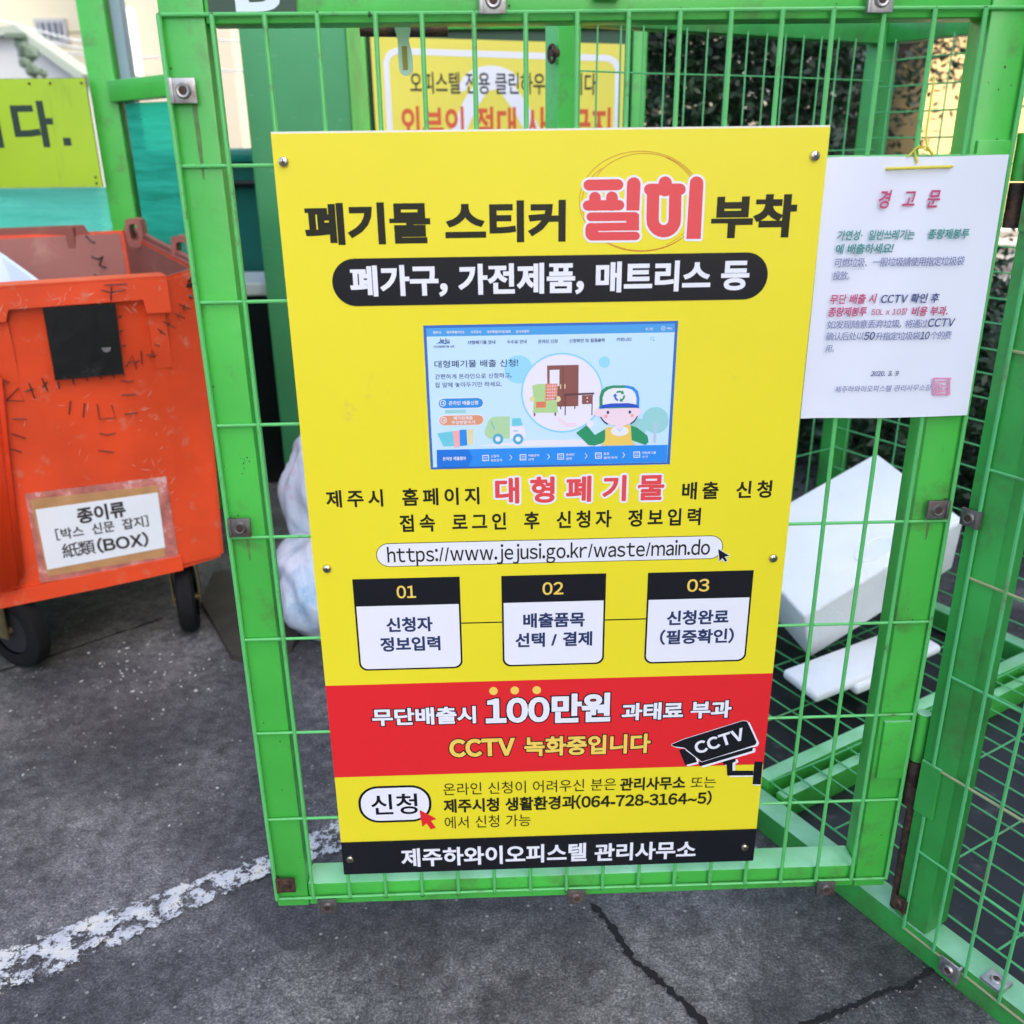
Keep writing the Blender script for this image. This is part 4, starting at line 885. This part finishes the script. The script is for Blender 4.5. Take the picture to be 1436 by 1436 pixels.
def caster(c, ang, s=1.):
    c = Vector(c); ax = Vector((math.cos(ang), math.sin(ang), 0)); fw = Vector((-ax.y, ax.x, 0)); r = .088*s; N = 28
    g = MB(); vs = []; prof = ((-.020, .60), (-.022, .86), (-.016, .97), (0, 1.0), (.016, .97), (.022, .86), (.020, .60))
    for a_, k in prof: vs += [c+Vector((0, 0, r))+ax*a_+(fw*math.cos(2*math.pi*q/N)+Vector((0, 0, 1))*math.sin(2*math.pi*q/N))*r*k for q in range(N)]
    g.add(vs, [(p*N+q, p*N+(q+1) % N, (p+1)*N+(q+1) % N, (p+1)*N+q) for p in range(len(prof)-1) for q in range(N)])
    o = g.build('caster', M_tyre, cart, smooth='auto')
    g = MB(); h = c+Vector((0, 0, r)); g.tube([h-ax*.015, h+ax*.015], r*.58, 20); g.build('hub', mat('hub_dark_plastic', (.008, .008, .01), .7), o, smooth='auto')
    g = MB(); g.tube([h-ax*.034, h+ax*.034], .009, 10)
    for sg in (-1, 1):
        g.prism([h+ax*.030*sg+fw*-.014-Vector((0, 0, .012)), h+ax*.030*sg+fw*.014-Vector((0, 0, .012)), h+ax*.030*sg+fw*.045+Vector((0, 0, r*1.15)), h+ax*.030*sg-fw*.022+Vector((0, 0, r*1.15))], ax*.0035*sg)
    g.box(h+fw*.012+Vector((0, 0, r*1.17)), (.07, .07, .006), ax, fw); g.build('fork', mat('fork_olive_steel', (.16, .13, .06), .5, .5, var=.4, vscale=20), o)
caster(CP(.0, .05, 0), R(15)); caster(CP(-.385, .05, 0), R(62), 1.12); caster(CP(-.02, .72, 0), R(20)); caster(CP(-.42, .72, 0), R(10))
M_tie = mat('black_cable_tie', (.012, .012, .012), .35)
X6 = lambda x, y: (x/4.787, 280+y/4.787)
for L, yy in (([(615, 382), (660, 400), (690, 380), (668, 440), (712, 458)], 1.74), ([(575, 240), (610, 278), (640, 290)], 1.74), ([(632, 498), (660, 520), (716, 545)], 1.72), ([(1108, 560), (1160, 592), (1230, 590), (1300, 560)], 1.085), ([(1180, 600), (1225, 570), (1240, 630), (1290, 655)], 1.085), ([(1290, 520), (1262, 560), (1290, 585)], 1.09)):
    g = MB(); g.tube([gy(*X6(x, y), yy) for x, y in L], .0035, 6); g.build('cable_tie', M_tie, cart, smooth='auto')
# white foam sheet inside
g = MB(); sh_ = [gy(-60, 325, 1.42), gy(0, 358, 1.40), gy(58, 400, 1.30), gy(50, 470, 1.28), gy(-60, 470, 1.36)]
g.prism(sh_[::-1], (0, .02, 0)); g.build('foam_sheet', mat('pale_blue_foam_sheet', (.66, .76, .90), .6), None, label='pale white foam sheet sticking up inside the orange cart', cat='foam sheet')

# ================================================================== BAGS, PLANK
M_bag = mat('cloudy_plastic_bag', (.62, .68, .74), .22, var=.12, vscale=12, bump=1.0, bscale=34, dirt=(.16, .36, .52), dirtamt=.60, dscale=11, streak=.6, coat=.6)
M_bag2 = mat('clear_bag_with_packets', (.60, .70, .78), .25, var=.12, vscale=9, bump=1.0, bscale=34, coat=.6, dirt=(.62, .34, .38), dirtamt=.22, dscale=9, streak=1.5)
def bag(c, r, m, label, seed, knot=True):
    bm = bmesh.new(); bmesh.ops.create_icosphere(bm, subdivisions=5, radius=1)
    for v in bm.verts:
        p = v.co.copy(); nz = noise.noise(p*1.3+Vector((seed, 0, 0)))*.16; rg = (1-abs(noise.noise(Vector((p.x*2.2, p.y*2.2, p.z*1.4))+Vector((0, seed, 0)))*2.2))*.07+(1-abs(noise.noise(Vector((p.x*6, p.y*6, p.z*2))+Vector((0, seed, 3)))*2.4))*.012
        q = p*(1+nz+rg); v.co = Vector((q.x*r[0], q.y*r[1], max(q.z, -.82)*r[2]))
    g = MB(); bm.verts.index_update(); zmin = min(v.co.z for v in bm.verts)
    g.add([v.co+Vector(c)+Vector((0, 0, -zmin)) for v in bm.verts], [tuple(v.index for v in f.verts) for f in bm.faces]); bm.free()
    g.build('refuse_bag', m, None, smooth=True, label=label, cat='bag', group='refuse bags behind the board')
bag((.005, 1.04, .004), (.215, .16, .150), M_bag, 'cloudy white refuse bag on the ground between cart and board', 3)
bag((.005, 1.16, .17), (.200, .13, .195), M_bag2, 'see-through bag with pink and blue packets on top of the other bag', 9)
g = MB(); a_, b2, c_ = gz(286, 862), gz(325, 932), gz(420, 925); g.prism([gz(283, 850), gz(326, 926), gz(345, 930), gz(410, 915), gz(430, 880), gz(390, 800), gz(300, 810)][::1], (0, 0, .018))
g.build('rubber_mat', mat('dirty_brown_rubber', (.045, .036, .028), .6, var=.3, vscale=12, bump=.3), None, label='dirty brown rubber mat on the ground beside the right cart wheel', cat='rubber mat')

# ================================================================== LEFT SHELTER, SIGNS BEHIND
shed = thing('shelter_frame', (-.79, 2.0, 0), 'green steel shelter frame with translucent film behind the orange cart', 'shelter')
M_film = bpy.data.materials.new('teal_film'); M_film.use_nodes = True
n = M_film.node_tree.nodes; l = M_film.node_tree.links; b = n['Principled BSDF']
b.inputs['Base Color'].default_value = (.06, .62, .48, 1); b.inputs['Roughness'].default_value = .12; b.inputs['Transmission Weight'].default_value = 0.0
tb = n.new('ShaderNodeBsdfTransparent'); tb.inputs[0].default_value = (.18, .82, .68, 1); mx = n.new('ShaderNodeMixShader')
tc = n.new('ShaderNodeTexCoord'); mp = n.new('ShaderNodeMapping'); mp.inputs['Scale'].default_value = (1, 1, 7); l.new(tc.outputs['Object'], mp.inputs[0])
t = n.new('ShaderNodeTexNoise'); t.inputs['Scale'].default_value = 5; t.inputs['Detail'].default_value = 4; l.new(mp.outputs[0], t.inputs['Vector'])
mr = n.new('ShaderNodeMapRange'); l.new(t.outputs['Fac'], mr.inputs[0]); mr.inputs[1].default_value = .3; mr.inputs[2].default_value = .7; mr.inputs[3].default_value = .30; mr.inputs[4].default_value = .62
l.new(mr.outputs[0], mx.inputs[0]); l.new(tb.outputs[0], mx.inputs[1]); l.new(b.outputs[0], mx.inputs[2]); l.new(mx.outputs[0], n['Material Output'].inputs[0])
bpn = n.new('ShaderNodeBump'); bpn.inputs['Strength'].default_value = .6; bpn.inputs['Distance'].default_value = .01; l.new(t.outputs['Fac'], bpn.inputs['Height']); l.new(bpn.outputs[0], b.inputs['Normal'])
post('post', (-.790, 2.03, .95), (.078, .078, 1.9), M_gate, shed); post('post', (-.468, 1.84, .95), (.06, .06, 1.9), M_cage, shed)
post('post', (-1.9, 2.03, .95), (.078, .078, 1.9), M_gate, shed)
pa, pb = Vector((-.758, 1.995, 1.300)), Vector((-.47, 1.84, 1.312)); d_ = (pb-pa).normalized()
post('rail', (pa+pb)/2, ((pb-pa).length, .05, .058), M_gate, shed, X=d_, Y=Vector((-d_.y, d_.x, 0)))
g = MB(); g.prism([zz(pa+d_*.035, .15), zz(pb, .15), zz(pb, 1.268), zz(pa+d_*.035, 1.268)], (0, .003, 0)); g.build('film_sheet', M_film, shed)
g = MB(); NN = 24; vs = []
for i in range(NN+1):
    for j in range(9): vs.append((-1.86+i*(1.86-.835)/NN, 2.05+.006*math.sin(j*1.9+i*.3), .15+j*.88/8))
g.add(vs, [(i*9+j, (i+1)*9+j, (i+1)*9+j+1, i*9+j+1) for i in range(NN) for j in range(8)]); g.build('film_sheet', M_film, shed, smooth=True)
post('rail', (-1.345, 2.03, .60), (1.03, .05, .05), M_cage, shed)
post('added_shade_board', (-1.33, 2.012, .31), (1.02, .006, .60), M_cage, shed)  # boards added to keep light from under the cart
g = MB(); g.prism([zz(pa+d_*.035+Vector((0, -.01, 0)), 0), zz(pb+Vector((0, -.01, 0)), 0), zz(pb+Vector((0, -.01, 0)), .50), zz(pa+d_*.035+Vector((0, -.01, 0)), .50)], (0, .004, 0)); g.build('added_shade_board', M_cage, shed)
post('post', (-.728, 2.045, .95), (.030, .05, 1.9), mat('blue_grey_paint', (.20, .30, .34), .45), shed)
post('added_shade_panel', (-1.62, 1.35, .75), (.03, 1.36, 1.5), M_cage, shed)  # unseen panel added to block sky light from the left
# lime sign with the syllable and full stop
M_lime = mat('lime_sign_paint', (.36, .55, .02), .38, var=.08, vscale=3, dirt=(.20, .30, .03), dirtamt=.2, dscale=4, streak=.15)
M_dkb = mat('sign_backing_dark', (.03, .04, .02), .8, spec=.1)
lime = thing('lime_sign', (-1.3, 1.95, 1.034), 'lime green sign with large black Korean lettering fixed to the left shelter post', 'sign')
g = MB(); g.box((-1.31, 1.9516, 1.185), (.975, .0012, .300)); g.build('plate', M_lime, lime)
g = MB(); g.box((-1.31, 1.9545, 1.185), (.977, .0040, .302)); g.build('backing', M_dkb, lime)
SG = Sheet((0, 1.9505, 0), (1, 0, 0), (0, 0, 1), (0, -1, 0)); M_lk = mat('sign_dark_green_ink', (.012, .035, .022), .45)
g = MB(); SG.text(g, '다', -1.055, -.936, 1.212, .118, .034, M_lk, 2); SG.poly(g, [(-.916, 1.152), (-.893, 1.152), (-.893, 1.174), (-.916, 1.174)], 2, M_lk); g.build('lettering', None, lime)
g = MB(); SG.text(g, '니', -1.20, -1.092, 1.212, .118, .034, M_lk, 2); g.build('lettering', None, lime)
for x, z in ((-.834, 1.322), (-.925, 1.322), (-.838, 1.062), (-.838, 1.045), (-.985, 1.322)):
    g = MB(); g.tube([(x, 1.9515, z), (x, 1.9475, z)], .0036, 8); g.build('rivet', M_rust, lime)
# rear cabinet: smooth green sheet, post, dark door with yellow sign
cab = thing('steel_cabinet', (.2, 2.05, 0), 'tall green steel cabinet standing behind the bags and yellow board', 'cabinet')
M_shn = mat('glossy_green_sheet', (.055, .30, .12), .22, .25, var=.12, vscale=2.0, dirt=(.25, .42, .30), dirtamt=.12, dscale=14, streak=6)
M_dkg = mat('dark_green_sheet', (.012, .10, .045), .4)
g = MB(); g.box((-.218, 2.02, .85), (.315, .02, 1.55), bev=.003); g.build('side_sheet', M_shn, cab)
g = MB(); g.box((-.218, 2.20, .85), (.30, .30, 1.50)); g.build('case', M_dkg, cab)
post('post', (-.030, 2.01, .85), (.054, .054, 1.70), mat('light_green_post', (.11, .50, .06), .4, dirt=(.14, .06, .03), dirtamt=.5, dscale=7, streak=.15), cab)
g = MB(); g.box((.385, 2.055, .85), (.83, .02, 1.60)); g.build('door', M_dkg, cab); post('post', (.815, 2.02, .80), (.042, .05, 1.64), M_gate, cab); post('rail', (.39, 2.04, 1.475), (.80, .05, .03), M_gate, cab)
M_ysg = mat('yellow_enamel', (.80, .70, .08), .35, var=.05, vscale=3)
ys = thing('prohibition_sign', (.395, 2.0, .80), 'yellow sign with black and red Korean lines half hidden behind the gate top', 'sign')
HS = homog([(518, 50), (878, 62), (870, 300), (538, 300)], [(0, 0), (1, 0), (1, 1), (0, 1)])
g = MB(); c0, c1_ = gy(518, 51, 2.0), gy(877, 62, 2.0); zt_ = (c0.z+c1_.z)/2
g.prism([(c0.x+.002, 2.0, c0.z), (c0.x+.002, 2.0, .80), (c1_.x, 2.0, .80), (c1_.x, 2.0, c1_.z)][::-1], (0, .004, 0)); g.build('plate', M_ysg, ys)
SY = Sheet((0, 1.9995, 0), (1, 0, 0), (0, 0, 1), (0, -1, 0)); wv = .0085
xa, xb = c0.x+.045, c1_.x-.02; sl = (c1_.z-c0.z)/(c1_.x-c0.x)
g = MB(); zl_ = lambda x: c0.z+(x-c0.x)*sl-.038
SY.strokes(g, [[(xa, .86), (xa, zl_(xa)-.03), (xa+.01, zl_(xa)-.01), (xa+.03, zl_(xa)), (xb-.03, zl_(xb)), (xb-.01, zl_(xb)-.01), (xb, zl_(xb)-.03), (xb, .86)]], wv, 2, M_white)
def yp(u, v): q = gy(u, v, 1.9995); return (q.x, q.z)
SY.strokes(g, [[yp(640, 190), yp(660, 145), yp(678, 118), yp(702, 112), yp(730, 150), yp(755, 200)]], .022, 3, M_white)
SY.strokes(g, [[yp(688+40*math.cos(R(t)), 128+30*math.sin(R(t))) for t in range(-170, -10, 20)]], .012, 3.6, M_white)
g.build('white_outline', None, ys)
def TY(t, x0, y0, x1, y1, h, wgt, m):
    a_ = yp(x0, y0); b2 = yp(x1, y1); g = MB(); SY.text(g, t, a_[0], b2[0], (a_[1]+b2[1])/2, h, wgt, m, 6, slope=(b2[1]-a_[1])/(b2[0]-a_[0])); g.build('lettering', None, ys)
TY('오피스텔 전용 클린하우스입니다', 575, 116, 836, 118, .058, .014, M_ink); TY('외부인 절대 사용금지', 562, 175, 856, 177, .10, .024, mat('sign_orange_red', (.68, .09, .02), .4))
# teal bin and dark bin in the gap left of the cabinet
M_teal = mat('teal_bin_plastic', (.008, .14, .12), .4, var=.1, vscale=6)
tb_ = thing('wheelie_bin', (-.62, 2.75, 0), 'teal wheelie bin seen through the gap left of the cabinet', 'bin')
g = MB(); g.prism([(-.86, 2.50, .05), (-.42, 2.50, .05), (-.42, 3.0, .05), (-.86, 3.0, .05)], (0, 0, 1.04)); g.build('body', M_teal, tb_)
g = MB(); g.box((-.64, 2.74, 1.116), (.50, .56, .05), bev=.02); g.build('lid', mat('teal_lid_plastic', (.015, .22, .18), .35), tb_, smooth='auto')
g = MB(); g.tube([(-.60, 2.47, 1.02), (-.45, 2.47, 1.02)], .014, 8); g.build('handle', M_ink, tb_)
db = thing('crate', (-.50, 2.28, 0), 'black crate with pale tray in the gap left of the cabinet', 'crate')
g = MB(); g.box((-.52, 2.30, .335), (.34, .30, .67)); g.build('crate_body', M_ink, db)
g = MB(); g.box((-.52, 2.30, .695), (.36, .32, .045), bev=.01); g.build('tray', mat('pale_tray', (.55, .60, .60), .5), db)

# ================================================================== TREE BEHIND THE CAGE
M_leaf = mat('tree_leaf', (.020, .050, .016), .45, var=.4, vscale=3); M_bark = mat('tree_bark', (.05, .035, .025), .9, var=.3, vscale=20, bump=.5)
def tree(loc, trunks, boxes, label, cull=False):
    tr = thing('garden_tree', loc, label, 'tree')
    for pts, r in trunks:
        g = MB(); g.tube(pts, r, 8); g.build('trunk', M_bark, tr, smooth='auto')
    g = MB()
    for (x0, x1, y0, y1, z0, z1, nn) in boxes:
        for k in range(nn):
            # leaves hang in clumps
            c_ = Vector((random.uniform(x0, x1), random.uniform(y0, y1), random.uniform(z0, z1)))
            if not cull and c_.z > .8 and c_.x > .33+(c_.y+1.08)*.385: continue
            if cull and noise.noise(c_*7) < -.12: continue
            for _ in range(5):
                q = c_+Vector((random.gauss(0, .05), random.gauss(0, .05), random.gauss(0, .05)))
                d = Vector((random.gauss(0, 1), random.gauss(0, 1), random.gauss(0, .7))).normalized(); e = d.cross(Vector((random.gauss(0, 1), random.gauss(0, 1), random.gauss(0, 1)))).normalized()
                L = random.uniform(.03, .055); g.add([q, q+d*L*.5+e*L*.22, q+d*L, q+d*L*.5-e*L*.22], [(0, 1, 2, 3)])
    g.build('crown', M_leaf, tr, kind=None)
tree((1.6, 3.0, 0), [([(1.6, 3.0, 0), (1.63, 3.0, .8), (1.55, 2.95, 1.5), (1.6, 3.0, 2.6)], [.07, .06, .05, .03]), ([(1.63, 3.0, .8), (2.0, 2.9, 1.5), (2.3, 2.8, 2.3)], [.04, .03, .02])],
     [(.78, 2.30, 2.35, 3.6, .0, 2.1, 15000), (2.3, 4.4, 2.6, 3.6, 0.0, .40, 2600), (1.45, 2.2, 1.45, 2.4, 0, .70, 2000), (2.2, 3.4, 1.4, 2.4, 0, .42, 1500), (1.9, 3.4, .65, 1.5, 0, .56, 2000)], 'dense dark tree filling the view behind the cage end wall')
tree((3.4, 4.2, 0), [([(3.4, 4.2, 0), (3.38, 4.2, 1.0), (3.1, 4.1, 1.8), (2.9, 4.0, 2.6)], [.05, .045, .035, .02]), ([(3.38, 4.2, 1.0), (3.7, 4.1, 1.7), (4.0, 4.1, 2.6)], [.03, .025, .015]), ([(3.1, 4.1, 1.5), (2.7, 4.1, 1.8)], [.02, .01])],
     [(2.1, 4.2, 3.8, 4.5, 1.44, 2.4, 2100), (2.1, 2.55, 3.7, 4.3, 1.05, 2.3, 700)], 'thin-leaved tree with bright gaps at the right end of the cage', True)

# ================================================================== BUILDINGS
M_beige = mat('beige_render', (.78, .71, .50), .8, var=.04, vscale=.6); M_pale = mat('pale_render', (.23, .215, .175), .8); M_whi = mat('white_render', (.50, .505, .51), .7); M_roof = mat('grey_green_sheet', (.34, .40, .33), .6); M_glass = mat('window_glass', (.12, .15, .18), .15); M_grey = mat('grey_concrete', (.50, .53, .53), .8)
def building(name, x0, x1, y0, y1, h, m, label, wins=(), band=True, m2=M_whi):
    t = thing(name, ((x0+x1)/2, (y0+y1)/2, 0), label, 'building')
    g = MB(); g.box(((x0+x1)/2, (y0+y1)/2, h/2), (x1-x0, y1-y0, h)); g.build('wall', m, t)
    g = MB(); g.box(((x0+x1)/2, (y0+y1)/2, h+.1), (x1-x0+.3, y1-y0+.3, .2)); g.build('parapet', m2, t)
    for (wx, wz, ww, wh) in wins:
        g = MB(); g.box((wx, y0-.03, wz), (ww+.12, .06, wh+.12)); f = g.build('window', m2, t)
        g = MB(); g.box((wx, y0-.065, wz), (ww, .012, wh)); g.build('pane', M_glass, f)
        g = MB()
        for k in range(4): g.box((wx-ww/2+ww*(k+.5)/4, y0-.078, wz), (.03, .012, wh))
        g.build('grille', m2, f)
    return t
def wx_(u, v, y): q = gy(u, v, y); return (q.x, q.z)
w1 = wx_(73, 44, 17); w2 = wx_(30, 22, 17)
tA = building('apartment_building', -10.6, -5.6, 17, 25, 11, M_beige, 'pale yellow apartment building with a barred window at upper left', [(w1[0], w1[1], .42, .26), (w1[0]-2.6, w1[1], .42, .26), (w1[0], w1[1]+2.7, .6, .9), (w1[0]-2.6, w1[1]+2.7, .6, .9)])
g = MB(); q = wx_(67, 66, 17); g.box((q[0], 16.85, q[1]), (.20, .25, .12), bev=.02); g.build('air_conditioner', M_whi, tA)
for k in range(9): 
    g = MB(); g.box((-8.1, 16.985, 1.2+k*.62), (4.96, .024, .012)); g.build('wall_joint', mat('joint_dark_beige', (.30, .26, .17), .8) if k == 0 else bpy.data.materials['joint_dark_beige'], tA)  # darker beige strips along the wall
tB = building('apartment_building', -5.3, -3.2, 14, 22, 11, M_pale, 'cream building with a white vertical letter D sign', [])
q1, q2 = wx_(168, 12, 13.9), wx_(206, 108, 13.9)
g = MB(); g.box(((q1[0]+q2[0])/2, 13.9, (q1[1]+q2[1])/2), (q2[0]-q1[0]-.12, .16, q1[1]-q2[1]), bev=.03); vb = g.build('sign_panel', M_whi, tB)
SB = Sheet((0, 13.815, 0), (1, 0, 0), (0, 0, 1), (0, -1, 0)); g = MB(); qc = wx_(186, 43, 13.815); SB.text(g, 'D', qc[0]-.10, qc[0]+.08, qc[1]+.01, .25, .0, M_grey, 40); g.build('lettering', None, vb)
g = MB(); a_ = wx_(165, 18, 13.75); b2 = wx_(176, 108, 13.75); g.tube([(a_[0], 13.75, a_[1]), (b2[0], 13.75, b2[1])], .035, 8); g.build('drain_pipe', M_grey, tB)
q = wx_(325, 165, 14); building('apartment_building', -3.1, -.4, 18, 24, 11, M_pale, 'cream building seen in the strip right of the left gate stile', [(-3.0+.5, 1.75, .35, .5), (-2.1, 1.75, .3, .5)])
ls = thing('low_shed', (-4.9, 8.5, 0), 'low grey shed with a sloping gable roof behind the lime sign', 'shed')
ga = [gy(-60, 75, 8.0), gy(30, 50, 8.0), gy(110, 112, 8.0)]
g = MB(); g.prism([(ga[0].x-2, 8, 0), (ga[2].x, 8, 0), (ga[2].x, 8, ga[2].z), (ga[1].x, 8, ga[1].z), (ga[0].x-2, 8, ga[0].z)], (0, .25, 0)); g.build('wall', M_grey, ls)
g = MB(); g.prism([(ga[2].x+.05, 7.9, ga[2].z-.02), (ga[1].x, 7.9, ga[1].z+.0), (ga[1].x, 7.9, ga[1].z+.07), (ga[2].x+.09, 7.9, ga[2].z+.04)], (0, .4, 0)); g.prism([(ga[1].x, 7.9, ga[1].z), (ga[0].x-2.1, 7.9, ga[0].z-.02), (ga[0].x-2.1, 7.9, ga[0].z+.05), (ga[1].x, 7.9, ga[1].z+.07)], (0, .4, 0)); g.build('roof', M_roof, ls)
pl_ = thing('utility_pole', gz(38, 300).to_tuple()[:2]+(0,), 'thin grey utility pole with foliage lumps rising before the shed', 'pole')
pb_ = gy(42, 105, 6.5); pt_ = gy(5, -10, 6.5)
g = MB(); g.tube([(pb_.x+.25, 6.5, 0), (pb_.x, 6.5, pb_.z), (pt_.x, 6.5, pt_.z), (pt_.x-.12, 6.5, pt_.z+1)], .035, 8); g.build('mast', M_grey, pl_); pl_.location = (pb_.x+.25, 6.5, 0)
for ch in pl_.children: ch.location = Vector((0, 0, 0)); 
for ch in list(pl_.children):
    for v in ch.data.vertices: pass
g = MB(); q = gy(22, 50, 6.5); g.box((q.x, 6.5, q.z), (.14, .05, .03))
for k in range(26):
    z_ = random.uniform(-.50, -.02); bead((q.x+.03-z_*.22+random.gauss(0, .028-.05*z_), 6.5+random.gauss(0, .03), q.z+z_), random.uniform(.03, .06))
g.build('foliage_lumps', mat('faded_green_foliage', (.13, .19, .13), .7), pl_)  # overlapping lumps standing for a greyish tree by the pole
cb = MB()
for (u0, v0, u1, v1) in ((30, 10, 120, 62), (20, 30, 115, 68), (300, 50, 345, 42), (300, 95, 345, 80), (150, 95, 240, 70)):
    a_ = gy(u0-200*(1 if u0 < 200 else .2), v0-40*(1 if u0 < 200 else .1), 9); b2 = gy(u1+60, v1+10, 9); mm_ = (a_+b2)/2-Vector((0, 0, .06)); cb.tube([a_, (a_+mm_)/2-Vector((0, 0, .015)), mm_, (b2+mm_)/2-Vector((0, 0, .015)), b2], .010, 5)
cb.build('overhead_cables', M_grey, None, kind='stuff', label='thin overhead cables crossing before the far buildings', cat='cables')
# sunny side street at the right, seen past the hinge post
building('apartment_building', 7.5, 14, 15, 22, 9, mat('yellow_render', (.30, .225, .095), .8), 'sunlit yellow building beyond the thin-leaved tree', [(8.6, 3.2, .8, 1.1), (10.2, 3.2, .8, 1.1)])
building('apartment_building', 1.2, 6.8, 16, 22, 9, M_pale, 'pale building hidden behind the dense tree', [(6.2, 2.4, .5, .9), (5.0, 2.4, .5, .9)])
g = MB()
for k in range(5): g.ngon([(3.6+k*.2, 6.6+k*1.7, .005), (12, 6.6+k*1.7, .005), (12, 7.3+k*1.7, .005), (3.6+k*.2, 7.3+k*1.7, .005)])
g.build('pale_paving', mat('pale_paving', (.34, .32, .29), .8), kind='structure')
# unseen block added on the right to cast shade over the place
building('unseen_shade_block', 6.2, 14, -14, 3.2, 13, mat('unseen_block_white_render', (.60, .60, .60), .8), 'unseen white block added on the right to shade the waste yard', [])
